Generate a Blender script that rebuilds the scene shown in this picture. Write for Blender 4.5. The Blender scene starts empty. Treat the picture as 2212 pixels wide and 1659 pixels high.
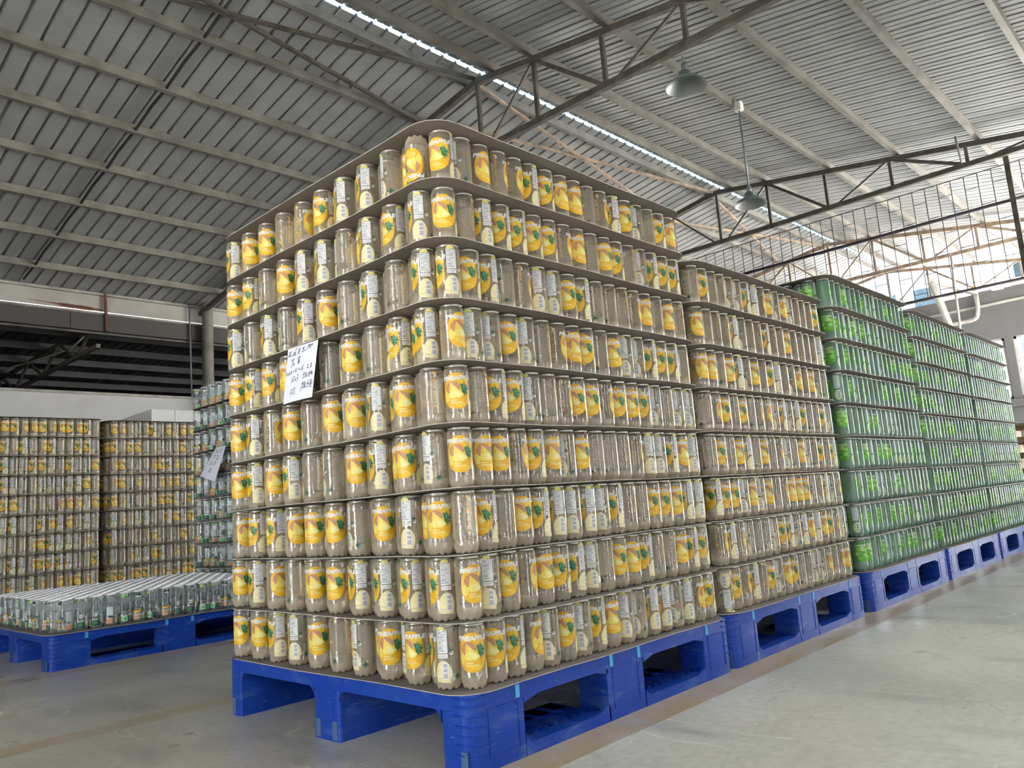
import bpy, bmesh, math, random
from mathutils import Vector, Matrix, Euler
PI = math.pi
random.seed(7)
SC = bpy.context.scene
COL = SC.collection

# ------------------------------------------------------------------ camera
FPX = 1691.7
CAM = Vector((-1.2455, -1.3853, 0.5938))
RX = Vector((0.69286, -0.71734, -0.07329))
RD = Vector((0.05997, 0.15861, -0.98552))
RF = Vector((0.71857, 0.67843, 0.15292))
cd = bpy.data.cameras.new('camera'); cam = bpy.data.objects.new('camera', cd); COL.objects.link(cam)
cd.sensor_width = 36.0; cd.lens = 36.0 * FPX / 2212.0
cd.clip_start = 0.05; cd.clip_end = 200
m = Matrix((( RX.x, -RD.x, -RF.x, CAM.x), (RX.y, -RD.y, -RF.y, CAM.y), (RX.z, -RD.z, -RF.z, CAM.z), (0, 0, 0, 1)))
cam.matrix_world = m
SC.camera = cam

# ------------------------------------------------------------------ world, daylight, exposure
SKY = 6.0
w = bpy.data.worlds.new('daylight'); SC.world = w; w.use_nodes = True
nt = w.node_tree; nt.nodes.clear()
bg = nt.nodes.new('ShaderNodeBackground'); wo = nt.nodes.new('ShaderNodeOutputWorld')
bg.inputs[0].default_value = (0.90, 0.95, 1.0, 1); bg.inputs[1].default_value = SKY
nt.links.new(bg.outputs[0], wo.inputs[0])
def portal(loc, rot, sx, sy):
    ld = bpy.data.lights.new('daylight_portal', 'AREA'); ld.shape = 'RECTANGLE'; ld.size = sx; ld.size_y = sy
    ld.cycles.is_portal = True
    o = bpy.data.objects.new('daylight_portal', ld); COL.objects.link(o); o.location = loc; o.rotation_euler = rot
SC.view_settings.view_transform = 'Standard'
SC.view_settings.look = 'None'
SC.view_settings.gamma = 1.0
SC.view_settings.use_curve_mapping = False
SC.view_settings.exposure = 1.3
cy = SC.cycles
cy.max_bounces = 8; cy.diffuse_bounces = 5; cy.glossy_bounces = 3; cy.transmission_bounces = 4
cy.transparent_max_bounces = 40
cy.caustics_reflective = False; cy.caustics_refractive = False
cy.sample_clamp_indirect = 6.0
try:
    cy.use_denoising = True; cy.denoiser = 'OPENIMAGEDENOISE'
except Exception:
    pass

sd = bpy.data.lights.new('sun', 'SUN'); sd.energy = 75; sd.color = (1, .96, .92); sd.angle = .01
sun = bpy.data.objects.new('sun', sd); COL.objects.link(sun); sun.location = (20, -5, 20)
sun.rotation_euler = Vector((.08, .60, 1)).to_track_quat('Z', 'Y').to_euler()

# building numbers
YR, ZR, TA = 3.50, 4.747, 0.158          # ridge line, slope
YL, YRT = 9.5, -2.5                       # eaves
XB, XF = -5.0, 15.3                       # back wall, far wall
def roof_z(y): return ZR - TA * abs(y - YR)

# ------------------------------------------------------------------ materials
def newmat(name):
    mt = bpy.data.materials.new(name); mt.use_nodes = True
    t = mt.node_tree; t.nodes.clear()
    return mt, t, t.nodes, t.links
def simple(name, col, rough=0.6, metal=0.0, var=0.12, scale=6.0, bump=0.0, bscale=60.0, spec=0.5, col2=None):
    mt, t, N, L = newmat(name)
    o = N.new('ShaderNodeOutputMaterial'); p = N.new('ShaderNodeBsdfPrincipled')
    tc = N.new('ShaderNodeTexCoord'); nz = N.new('ShaderNodeTexNoise'); nz.inputs['Scale'].default_value = scale; nz.inputs['Detail'].default_value = 6
    L.new(tc.outputs['Object'], nz.inputs['Vector'])
    mx = N.new('ShaderNodeMix'); mx.data_type = 'RGBA'
    c2 = col2 or [max(0, c * (1 - 2 * var)) for c in col[:3]]
    c1 = col if col2 else [min(1, c * (1 + var)) for c in col[:3]]
    mx.inputs['A'].default_value = (*c1[:3], 1); mx.inputs['B'].default_value = (*c2[:3], 1)
    rp = N.new('ShaderNodeValToRGB'); rp.color_ramp.elements[0].position = .35; rp.color_ramp.elements[1].position = .7
    L.new(nz.outputs['Fac'], rp.inputs[0]); L.new(rp.outputs[0], mx.inputs['Factor'])
    L.new(mx.outputs['Result'], p.inputs['Base Color'])
    p.inputs['Roughness'].default_value = rough; p.inputs['Metallic'].default_value = metal
    p.inputs['Specular IOR Level'].default_value = spec
    if bump:
        n2 = N.new('ShaderNodeTexNoise'); n2.inputs['Scale'].default_value = bscale; n2.inputs['Detail'].default_value = 4
        L.new(tc.outputs['Object'], n2.inputs['Vector'])
        b = N.new('ShaderNodeBump'); b.inputs['Strength'].default_value = bump; b.inputs['Distance'].default_value = .004
        L.new(n2.outputs['Fac'], b.inputs['Height']); L.new(b.outputs[0], p.inputs['Normal'])
    L.new(p.outputs[0], o.inputs[0])
    return mt
def ink(name, col, rough=0.45, trans=0.15, back=True):
    """flat print on the clear bottle: slightly translucent ink"""
    mt, t, N, L = newmat(name)
    o = N.new('ShaderNodeOutputMaterial'); p = N.new('ShaderNodeBsdfPrincipled'); tr = N.new('ShaderNodeBsdfTranslucent'); mx = N.new('ShaderNodeMixShader')
    tc = N.new('ShaderNodeTexCoord'); nz = N.new('ShaderNodeTexNoise'); nz.inputs['Scale'].default_value = 90
    hs = N.new('ShaderNodeMix'); hs.data_type = 'RGBA'
    hs.inputs['A'].default_value = (*[c * .9 for c in col], 1); hs.inputs['B'].default_value = (*[min(1, c * 1.08) for c in col], 1)
    L.new(tc.outputs['Object'], nz.inputs['Vector']); L.new(nz.outputs['Fac'], hs.inputs['Factor'])
    ge = N.new('ShaderNodeNewGeometry'); ub = N.new('ShaderNodeMix'); ub.data_type = 'RGBA'     # pale underbase seen from inside the bottle
    ub.inputs['B'].default_value = (.55, .52, .45, 1); L.new(hs.outputs['Result'], ub.inputs['A']); (L.new(ge.outputs['Backfacing'], ub.inputs['Factor']) if back else setattr(ub.inputs['Factor'], 'default_value', 0.0))
    L.new(ub.outputs['Result'], p.inputs['Base Color']); L.new(ub.outputs['Result'], tr.inputs[0])
    p.inputs['Roughness'].default_value = rough
    mx.inputs[0].default_value = trans
    L.new(p.outputs[0], mx.inputs[1]); L.new(tr.outputs[0], mx.inputs[2]); L.new(mx.outputs[0], o.inputs[0])
    return mt
def pet(name, tint, haze, base=0.10, edge=0.70, frost=0.30, gloss=1.0):
    """thin clear plastic wall: see-through, milky towards its edges and foot, glossy"""
    mt, t, N, L = newmat(name)
    o = N.new('ShaderNodeOutputMaterial')
    tp = N.new('ShaderNodeBsdfTransparent'); tp.inputs[0].default_value = (*tint, 1)
    df = N.new('ShaderNodeBsdfDiffuse'); df.inputs[0].default_value = (*haze, 1)
    tl = N.new('ShaderNodeBsdfTranslucent'); tl.inputs[0].default_value = (*haze, 1)
    dm = N.new('ShaderNodeMixShader'); dm.inputs[0].default_value = .4
    L.new(df.outputs[0], dm.inputs[1]); L.new(tl.outputs[0], dm.inputs[2])
    lw = N.new('ShaderNodeLayerWeight'); lw.inputs[0].default_value = .5
    pw = N.new('ShaderNodeMath'); pw.operation = 'POWER'; pw.inputs[1].default_value = 2.2
    L.new(lw.outputs['Facing'], pw.inputs[0])
    ma = N.new('ShaderNodeMath'); ma.operation = 'MULTIPLY_ADD'; ma.inputs[1].default_value = edge; ma.inputs[2].default_value = base
    L.new(pw.outputs[0], ma.inputs[0])
    tc = N.new('ShaderNodeTexCoord'); sx = N.new('ShaderNodeSeparateXYZ'); L.new(tc.outputs['Object'], sx.inputs[0])
    mr = N.new('ShaderNodeMapRange'); mr.inputs['From Min'].default_value = .034; mr.inputs['From Max'].default_value = .004
    mr.inputs['To Min'].default_value = 0; mr.inputs['To Max'].default_value = frost
    L.new(sx.outputs['Z'], mr.inputs['Value'])
    ad = N.new('ShaderNodeMath'); ad.operation = 'ADD'; ad.use_clamp = True
    L.new(ma.outputs[0], ad.inputs[0]); L.new(mr.outputs[0], ad.inputs[1])
    m1 = N.new('ShaderNodeMixShader'); L.new(ad.outputs[0], m1.inputs[0]); L.new(tp.outputs[0], m1.inputs[1]); L.new(dm.outputs[0], m1.inputs[2])
    gl = N.new('ShaderNodeBsdfGlossy'); gl.inputs['Roughness'].default_value = .07; gl.inputs[0].default_value = (1, 1, 1, 1)
    nz = N.new('ShaderNodeTexNoise'); nz.inputs['Scale'].default_value = 55; nz.inputs['Detail'].default_value = 3
    L.new(tc.outputs['Object'], nz.inputs['Vector'])
    bp = N.new('ShaderNodeBump'); bp.inputs['Strength'].default_value = .42; bp.inputs['Distance'].default_value = .003
    L.new(nz.outputs['Fac'], bp.inputs['Height']); L.new(bp.outputs[0], gl.inputs['Normal'])
    p5 = N.new('ShaderNodeMath'); p5.operation = 'POWER'; p5.inputs[1].default_value = 4.0; L.new(lw.outputs['Facing'], p5.inputs[0])
    fr = N.new('ShaderNodeMath'); fr.operation = 'MULTIPLY_ADD'; fr.inputs[1].default_value = .7 * gloss; fr.inputs[2].default_value = .055 * gloss
    L.new(p5.outputs[0], fr.inputs[0])
    m2 = N.new('ShaderNodeMixShader'); L.new(fr.outputs[0], m2.inputs[0]); L.new(m1.outputs[0], m2.inputs[1]); L.new(gl.outputs[0], m2.inputs[2])
    L.new(m2.outputs[0], o.inputs[0])
    return mt

def scuffed_blue():
    mt, t, N, L = newmat('blue_pallet_plastic')
    o = N.new('ShaderNodeOutputMaterial'); p = N.new('ShaderNodeBsdfPrincipled'); tc = N.new('ShaderNodeTexCoord')
    def nz(sc, st, a, b, dist=0.0):
        mp = N.new('ShaderNodeMapping'); mp.inputs['Scale'].default_value = st; L.new(tc.outputs['Object'], mp.inputs[0])
        n = N.new('ShaderNodeTexNoise'); n.inputs['Scale'].default_value = sc; n.inputs['Detail'].default_value = 7; n.inputs['Distortion'].default_value = dist; L.new(mp.outputs[0], n.inputs['Vector'])
        r = N.new('ShaderNodeValToRGB'); r.color_ramp.elements[0].position = a; r.color_ramp.elements[1].position = b; L.new(n.outputs['Fac'], r.inputs[0]); return r.outputs[0]
    def mix(f, a, b, k):
        mu = N.new('ShaderNodeMath'); mu.operation = 'MULTIPLY'; mu.inputs[1].default_value = k; L.new(f, mu.inputs[0])
        x = N.new('ShaderNodeMix'); x.data_type = 'RGBA'; L.new(mu.outputs[0], x.inputs['Factor'])
        if isinstance(a, tuple): x.inputs['A'].default_value = a
        else: L.new(a, x.inputs['A'])
        x.inputs['B'].default_value = b; return x.outputs['Result']
    c = mix(nz(5, (1, 1, 1), .3, .7), (.003, .036, .30, 1), (.006, .046, .29, 1), 1.0)
    c = mix(nz(9, (1, 1, 3), .56, .72, .6), c, (.07, .13, .34, 1), .55)
    c = mix(nz(26, (1, 1, 9), .63, .70, 1.2), c, (.16, .22, .38, 1), .6)
    L.new(c, p.inputs['Base Color']); p.inputs['Roughness'].default_value = .42; p.inputs['Specular IOR Level'].default_value = .3
    n2 = N.new('ShaderNodeTexNoise'); n2.inputs['Scale'].default_value = 120; L.new(tc.outputs['Object'], n2.inputs['Vector'])
    b = N.new('ShaderNodeBump'); b.inputs['Strength'].default_value = .12; b.inputs['Distance'].default_value = .003; L.new(n2.outputs['Fac'], b.inputs['Height']); L.new(b.outputs[0], p.inputs['Normal'])
    L.new(p.outputs[0], o.inputs[0]); return mt
M = {}
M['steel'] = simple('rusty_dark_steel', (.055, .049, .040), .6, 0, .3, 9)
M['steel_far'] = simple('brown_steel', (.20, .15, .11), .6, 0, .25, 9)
M['purlin'] = simple('galvanised_purlin', (.118, .112, .098), .55, 0, .18, 5)
M['rail'] = simple('pale_steel_rail', (.22, .21, .19), .55, 0, .18, 5)
M['roof'] = simple('roof_sheet_metal', (.215, .22, .225), .5, .05, .06, 3)
M['ridge'] = ink('pale_blue_ridge_plastic', (.035, .065, .085), .5, .6, False)
M['added_rooflight'] = ink('added_rooflight_plastic', (.30, .31, .325), .5, .7, False)
M['wall'] = simple('whitewashed_wall', (.45, .45, .45), .8, 0, .06, 2, .1, 40)
M['wall_far'] = simple('grey_painted_wall', (.10, .10, .103), .8, 0, .06, 2, .1, 40)
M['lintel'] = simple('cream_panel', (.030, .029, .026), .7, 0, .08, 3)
M['rust'] = simple('rust_stain', (.10, .035, .02), .9, 0, .4, 30)
M['fascia'] = simple('stained_white_fascia', (.30, .30, .295), .7, 0, .1, 1.2, col2=(.17, .15, .12))
M['dark'] = simple('dark_shed_roof', (.045, .048, .052), .7, 0, .2, 3)
M['card'] = simple('grey_board', (.155, .135, .115), .85, 0, .05, 5)
M['cardedge'] = simple('pale_board_edge', (.46, .43, .38), .85, 0, .1, 40)
M['rimM'] = simple('frosted_bottle_rim', (.55, .53, .49), .26, .8, .05, 30)
M['blue'] = scuffed_blue()
M['teal'] = simple('teal_strip', (.06, .36, .66), .5)
M['tealg'] = simple('worn_teal_strip', (.05, .11, .20), .6)
M['paper'] = simple('white_paper', (.78, .79, .90), .7, 0, .02)
M['pen'] = simple('black_ink', (.03, .03, .06), .6)
M['lamp'] = simple('grey_enamel', (.13, .17, .17), .35, .2, .1)
M['lampin'] = simple('worn_white_enamel', (.24, .26, .26), .35, .3, .1)
M['wood'] = simple('raw_timber', (.36, .23, .13), .8, 0, .25, 14)
M['pipe'] = simple('grey_pipe', (.30, .29, .265), .5, 0, .12)
M['cable'] = simple('black_cable', (.012, .012, .011), .7)
M['wire'] = simple('dark_wire', (.03, .022, .035), .6)
M['carton'] = simple('white_carton', (.75, .74, .71), .8, 0, .03)
M['frame'] = simple('window_frame', (.42, .40, .40), .6)
M['bld'] = simple('pale_facade', (.06, .07, .085), .8, 0, .05)
M['bldwin'] = simple('tinted_window', (.016, .026, .034), .6, spec=.0)
M['brick'] = simple('reddish_roof_tile', (.45, .25, .2), .8)
M['ground'] = simple('pale_yard_concrete', (.68, .66, .62), .9)
# glass
mt, t, N, L = newmat('window_glass')
o_ = N.new('ShaderNodeOutputMaterial'); a_ = N.new('ShaderNodeBsdfTransparent'); b_ = N.new('ShaderNodeBsdfGlossy'); c_ = N.new('ShaderNodeMixShader')
a_.inputs[0].default_value = (.92, .96, .97, 1); b_.inputs['Roughness'].default_value = .02; c_.inputs[0].default_value = .06
L.new(a_.outputs[0], c_.inputs[1]); L.new(b_.outputs[0], c_.inputs[2]); L.new(c_.outputs[0], o_.inputs[0]); M['glass'] = mt

M['pet'] = pet('clear_bottle_plastic', (.97, .96, .93), (.74, .645, .50), .32, .38, .34)
M['rimW'] = simple('white_bottle_rim', (.92, .92, .92), .16, .45, .02, 30)
M['petc'] = pet('clear_bottle_plastic_cool', (.95, .97, .97), (.55, .60, .60), .07, .6, .2)
M['petg'] = pet('green_bottle_plastic', (.80, .91, .84), (.40, .57, .46), .46, .36, .12, .5)
INKS = dict(yellow=(.74, .41, .012), gold=(.80, .52, .035), white=(.74, .74, .72), pink=(.42, .19, .11), pinkl=(.66, .38, .25), slice=(.78, .64, .13), slicel=(.82, .74, .34),
            leaf=(.012, .085, .045), leafl=(.06, .27, .13), lemon=(.76, .69, .38), lemond=(.70, .66, .20), orange=(.72, .40, .06), grey=(.18, .19, .26), line=(.28, .23, .18),
            lime=(.10, .40, .03), limel=(.28, .60, .10), limep=(.45, .68, .28), limed=(.03, .16, .03), panelg=(.66, .74, .74), peach=(.62, .33, .20), mint=(.30, .62, .30), black=(.02, .02, .03))
for k, v in INKS.items(): M['i_' + k] = ink('print_' + k, v)

# floor: worn concrete with painted ochre lines
def floor_mat():
    mt, t, N, L = newmat('worn_concrete_floor')
    o = N.new('ShaderNodeOutputMaterial'); p = N.new('ShaderNodeBsdfPrincipled'); tc = N.new('ShaderNodeTexCoord')
    def noise(sc, det, mapping=None, dist=0):
        n = N.new('ShaderNodeTexNoise'); n.inputs['Scale'].default_value = sc; n.inputs['Detail'].default_value = det; n.inputs['Distortion'].default_value = dist
        if mapping:
            mp = N.new('ShaderNodeMapping'); mp.inputs['Scale'].default_value = mapping[0]; mp.inputs['Rotation'].default_value = (0, 0, mapping[1])
            L.new(tc.outputs['Object'], mp.inputs[0]); L.new(mp.outputs[0], n.inputs['Vector'])
        else: L.new(tc.outputs['Object'], n.inputs['Vector'])
        return n
    def ramp(src, a, b, ca=(0, 0, 0, 1), cb=(1, 1, 1, 1)):
        r = N.new('ShaderNodeValToRGB'); r.color_ramp.elements[0].position = a; r.color_ramp.elements[1].position = b
        r.color_ramp.elements[0].color = ca; r.color_ramp.elements[1].color = cb
        L.new(src, r.inputs[0]); return r
    def mix(fac, a, b):
        x = N.new('ShaderNodeMix'); x.data_type = 'RGBA'; x.clamp_factor = True
        if isinstance(fac, float): x.inputs['Factor'].default_value = fac
        else: L.new(fac, x.inputs['Factor'])
        for nm, v in (('A', a), ('B', b)):
            if isinstance(v, tuple): x.inputs[nm].default_value = v
            else: L.new(v, x.inputs[nm])
        return x.outputs['Result']
    n1 = noise(1.1, 8); r1 = ramp(n1.outputs[0], .35, .68)
    col = mix(r1.outputs[0], (.56, .52, .43, 1), (.34, .33, .285, 1))
    n2 = noise(5, 6, ((1, .35, 1), .7)); r2 = ramp(n2.outputs[0], .54, .72)
    f2 = N.new('ShaderNodeMath'); f2.operation = 'MULTIPLY'; f2.inputs[1].default_value = .72; L.new(r2.outputs[0], f2.inputs[0])
    col = mix(f2.outputs[0], col, (.24, .235, .22, 1))
    n3 = noise(1.6, 3, ((1, .3, 1), -.5), 1.2)
    s = N.new('ShaderNodeMath'); s.operation = 'SUBTRACT'; s.inputs[1].default_value = .5; L.new(n3.outputs[0], s.inputs[0])
    a = N.new('ShaderNodeMath'); a.operation = 'ABSOLUTE'; L.new(s.outputs[0], a.inputs[0])
    r3 = ramp(a.outputs[0], .0012, .004, (1, 1, 1, 1), (0, 0, 0, 1))
    n4 = noise(2.2, 2); r4 = ramp(n4.outputs[0], .50, .58)
    n5 = noise(3.4, 5, ((.5, 1.6, 1), .35), .8); s5 = N.new('ShaderNodeMath'); s5.operation = 'SUBTRACT'; s5.inputs[1].default_value = .5; L.new(n5.outputs[0], s5.inputs[0])
    a5 = N.new('ShaderNodeMath'); a5.operation = 'ABSOLUTE'; L.new(s5.outputs[0], a5.inputs[0]); r5 = ramp(a5.outputs[0], .001, .005, (1, 1, 1, 1), (0, 0, 0, 1))
    n6 = noise(1.3, 2); r6 = ramp(n6.outputs[0], .52, .6); f6 = N.new('ShaderNodeMath'); f6.operation = 'MULTIPLY'; L.new(r5.outputs[0], f6.inputs[0]); L.new(r6.outputs[0], f6.inputs[1])
    f7 = N.new('ShaderNodeMath'); f7.operation = 'MULTIPLY'; f7.inputs[1].default_value = .6; L.new(f6.outputs[0], f7.inputs[0])
    col = mix(f7.outputs[0], col, (.20, .19, .17, 1))
    f3 = N.new('ShaderNodeMath'); f3.operation = 'MULTIPLY'; L.new(r3.outputs[0], f3.inputs[0]); L.new(r4.outputs[0], f3.inputs[1])
    col = mix(f3.outputs[0], col, (.66, .62, .55, 1))
    zx = N.new('ShaderNodeSeparateXYZ'); L.new(tc.outputs['Object'], zx.inputs[0])      # colour lightened beyond the line, standing in for stronger aisle light
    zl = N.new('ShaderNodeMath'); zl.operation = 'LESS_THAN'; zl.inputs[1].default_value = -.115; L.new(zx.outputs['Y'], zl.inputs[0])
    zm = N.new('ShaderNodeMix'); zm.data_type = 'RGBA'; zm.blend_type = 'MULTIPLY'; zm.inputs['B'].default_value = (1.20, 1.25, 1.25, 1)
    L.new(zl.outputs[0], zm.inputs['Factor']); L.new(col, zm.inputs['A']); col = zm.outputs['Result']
    n7 = noise(38, 5); r7 = ramp(n7.outputs[0], .3, .7, (.86, .86, .86, 1), (1.06, 1.06, 1.06, 1))
    mm = N.new('ShaderNodeMix'); mm.data_type = 'RGBA'; mm.blend_type = 'MULTIPLY'; mm.inputs['Factor'].default_value = 1
    L.new(col, mm.inputs['A']); L.new(r7.outputs[0], mm.inputs['B']); col = mm.outputs['Result']
    # painted lines along x
    sx = N.new('ShaderNodeSeparateXYZ'); L.new(tc.outputs['Object'], sx.inputs[0])
    nb = noise(9, 5); rb = ramp(nb.outputs[0], .25, .6, (.35, .35, .35, 1), (1, 1, 1, 1))
    tot = None
    for y0, hw in ((-.055, .062), (1.352, .055), (2.66, .07)):
        d = N.new('ShaderNodeMath'); d.operation = 'SUBTRACT'; d.inputs[1].default_value = y0; L.new(sx.outputs['Y'], d.inputs[0])
        ab = N.new('ShaderNodeMath'); ab.operation = 'ABSOLUTE'; L.new(d.outputs[0], ab.inputs[0])
        lt = N.new('ShaderNodeMath'); lt.operation = 'LESS_THAN'; lt.inputs[1].default_value = hw; L.new(ab.outputs[0], lt.inputs[0])
        if tot is None: tot = lt.outputs[0]
        else:
            mx_ = N.new('ShaderNodeMath'); mx_.operation = 'MAXIMUM'; L.new(tot, mx_.inputs[0]); L.new(lt.outputs[0], mx_.inputs[1]); tot = mx_.outputs[0]
    fl = N.new('ShaderNodeMath'); fl.operation = 'MULTIPLY'; L.new(tot, fl.inputs[0]); L.new(rb.outputs[0], fl.inputs[1])
    f5 = N.new('ShaderNodeMath'); f5.operation = 'MULTIPLY'; f5.inputs[1].default_value = .8; L.new(fl.outputs[0], f5.inputs[0])
    col = mix(f5.outputs[0], col, (.36, .26, .125, 1))
    L.new(col, p.inputs['Base Color'])
    rr = ramp(n1.outputs[0], .3, .7, (.22, .22, .22, 1), (.42, .42, .42, 1)); L.new(rr.outputs[0], p.inputs['Roughness'])
    b = N.new('ShaderNodeBump'); b.inputs['Strength'].default_value = .12; b.inputs['Distance'].default_value = .003; L.new(n7.outputs[0], b.inputs['Height']); L.new(b.outputs[0], p.inputs['Normal'])
    L.new(p.outputs[0], o.inputs[0])
    return mt
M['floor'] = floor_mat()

# ------------------------------------------------------------------ geometry helpers
class MB:
    """collects shapes and links them as ONE mesh object"""
    def __init__(s): s.v = []; s.f = []; s.mi = []; s.sm = []
    def add(s, vs, fs, mi=0, smooth=False):
        b = len(s.v); s.v += [tuple(v) for v in vs]
        for f in fs: s.f.append([i + b for i in f]); s.mi.append(mi); s.sm.append(smooth)
    def box(s, x0, x1, y0, y1, z0, z1, mi=0):
        vs = [(x0, y0, z0), (x1, y0, z0), (x1, y1, z0), (x0, y1, z0), (x0, y0, z1), (x1, y0, z1), (x1, y1, z1), (x0, y1, z1)]
        s.add(vs, [(0, 3, 2, 1), (4, 5, 6, 7), (0, 1, 5, 4), (1, 2, 6, 5), (2, 3, 7, 6), (3, 0, 4, 7)], mi)
    def prism(s, pts, axis, a, b, mi=0):
        """extrude a 2-D outline along axis ('x','y','z') from a to b"""
        def P(u, v, t):
            return {'x': (t, u, v), 'y': (u, t, v), 'z': (u, v, t)}[axis]
        n = len(pts)
        vs = [P(u, v, a) for u, v in pts] + [P(u, v, b) for u, v in pts]
        fs = [tuple(range(n))[::-1], tuple(range(n, 2 * n))] + [(i, (i + 1) % n, n + (i + 1) % n, n + i) for i in range(n)]
        s.add(vs, fs, mi)
    def bar(s, p, q, w, h=None, up=(0, 0, 1), mi=0):
        """square bar from p to q"""
        h = h or w
        p, q = Vector(p), Vector(q); d = (q - p).normalized(); u = Vector(up)
        if abs(d.dot(u)) > .98: u = Vector((1, 0, 0))
        a = d.cross(u).normalized(); b = a.cross(d).normalized()
        a *= w / 2; b *= h / 2
        vs = [p - a - b, p + a - b, p + a + b, p - a + b, q - a - b, q + a - b, q + a + b, q - a + b]
        s.add(vs, [(0, 3, 2, 1), (4, 5, 6, 7), (0, 1, 5, 4), (1, 2, 6, 5), (2, 3, 7, 6), (3, 0, 4, 7)], mi)
    def tube(s, pts, r, n=8, mi=0):
        pts = [Vector(p) for p in pts]; rings = []
        for i, p in enumerate(pts):
            d = (pts[min(i + 1, len(pts) - 1)] - pts[max(i - 1, 0)]).normalized()
            u = Vector((0, 0, 1)) if abs(d.z) < .95 else Vector((1, 0, 0))
            a = d.cross(u).normalized(); b = a.cross(d)
            rings.append([p + (a * math.cos(2 * PI * k / n) + b * math.sin(2 * PI * k / n)) * r for k in range(n)])
        vs = [v for rg in rings for v in rg]
        fs = [(i * n + k, i * n + (k + 1) % n, (i + 1) * n + (k + 1) % n, (i + 1) * n + k) for i in range(len(pts) - 1) for k in range(n)]
        fs += [tuple(range(n))[::-1], tuple(range((len(pts) - 1) * n, len(pts) * n))]
        s.add(vs, fs, mi, True)
    def lathe(s, prof, n=32, mi=0, c=(0, 0, 0), rmod=None):
        vs = []
        for r, z in prof:
            for k in range(n):
                a = 2 * PI * k / n; rr, zz = (r, z) if rmod is None else rmod(r, z, a)
                vs.append((c[0] + rr * math.cos(a), c[1] + rr * math.sin(a), c[2] + zz))
        fs = [(i * n + k, i * n + (k + 1) % n, (i + 1) * n + (k + 1) % n, (i + 1) * n + k) for i in range(len(prof) - 1) for k in range(n)]
        s.add(vs, fs, mi, True)
    def mesh(s, name, mats):
        me = bpy.data.meshes.new(name); me.from_pydata(s.v, [], s.f)
        for mm in mats: me.materials.append(mm)
        me.polygons.foreach_set('material_index', s.mi); me.polygons.foreach_set('use_smooth', s.sm)
        me.update(); return me
    def build(s, name, mats, parent=None, loc=None):
        if not isinstance(mats, (list, tuple)): mats = [mats]
        return link(name, s.mesh(name, mats), parent, loc)
def link(name, me, parent=None, loc=None):
    o = bpy.data.objects.new(name, me); COL.objects.link(o)
    if parent is not None: o.parent = parent
    if loc is not None: o.location = loc
    return o
def tag(o, label, cat, group=None, kind=None):
    o['label'] = label; o['category'] = cat
    if group: o['group'] = group
    if kind: o['kind'] = kind
    return o
def thing(name, label, cat, loc=(0, 0, 0), group=None):
    o = bpy.data.objects.new(name, None); COL.objects.link(o); o.location = loc; o.empty_display_size = .05
    return tag(o, label, cat, group)
def struct(o): o['kind'] = 'structure'; return o
ORD = 'zeroth first second third fourth fifth sixth seventh eighth ninth tenth eleventh twelfth thirteenth fourteenth fifteenth sixteenth seventeenth eighteenth nineteenth twentieth'.split()

# ------------------------------------------------------------------ floor and yard
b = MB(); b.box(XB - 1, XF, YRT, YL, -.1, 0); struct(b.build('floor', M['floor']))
b = MB(); b.box(-60, 90, -60, 70, -.2, -.12); struct(b.build('yard_ground', M['ground']))

# ------------------------------------------------------------------ roof: corrugated sheets as pieces of the ceiling
def roof_sheet_mesh(sign, y0=.025, y1=6.1, mat='roof', nm='roof_sheet'):
    """one 0.8 m wide sheet, five ribs; local x along the ridge, runs from ridge to eave"""
    prof = [(0, 0)]
    for k in range(5):
        x = k * .16
        prof += [(x + .014, 0), (x + .022, .022), (x + .038, .022), (x + .046, 0)] + ([(x + .098, 0), (x + .103, .006), (x + .109, .006), (x + .114, 0)] if sign < 0 else []) + [(x + .16, 0)]
    prof += [(.812, .0004)]
    vs = []
    for x, h in prof: vs.append((x, sign * y0, -TA * y0 + h)); vs.append((x, sign * y1, -TA * y1 + h))
    fs = [(2 * i, 2 * i + 1, 2 * i + 3, 2 * i + 2) for i in range(len(prof) - 1)]
    b = MB(); b.add(vs, fs); return b.mesh(nm, [M[mat]])
ceil = bpy.data.objects.new('ceiling', None); COL.objects.link(ceil); ceil.location = (0, YR, ZR); struct(ceil)
for sg in (1, -1):
    me = roof_sheet_mesh(sg)
    x = XB; 
    while x < 15.55:
        if sg < 0 and (abs(x - .6) < .01 or abs(x - 2.2) < .01):      # translucent panes added out of view to brighten the aisle floor
            for q0, q1, mt_, nm_ in ((.025, 4.3, 'roof', 'roof_sheet'), (4.3, 5.7, 'added_rooflight', 'added_rooflight_sheet'), (5.7, 6.1, 'roof', 'roof_sheet')):
                link(nm_, roof_sheet_mesh(sg, q0, q1, mt_, nm_), ceil, (x, 0, 0))
        else: link('roof_sheet', me, ceil, (x, 0, random.uniform(0, .0006)))
        x += .80
b = MB()
n = 130
for i in range(n):      # translucent ridge flashing with a scalloped edge, seen through the slot
    x0 = XB + i * .16; x1 = x0 + .16
    for sg in (1, -1):
        b.add([(x0, 0, .035), (x1, 0, .035), (x1, sg * .2, .012), (x0 + .08, sg * .21, .012), (x0, sg * .2, .012)], [(0, 1, 2, 3, 4)])
b.build('ridge_cap', M['ridge'], ceil)

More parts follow.
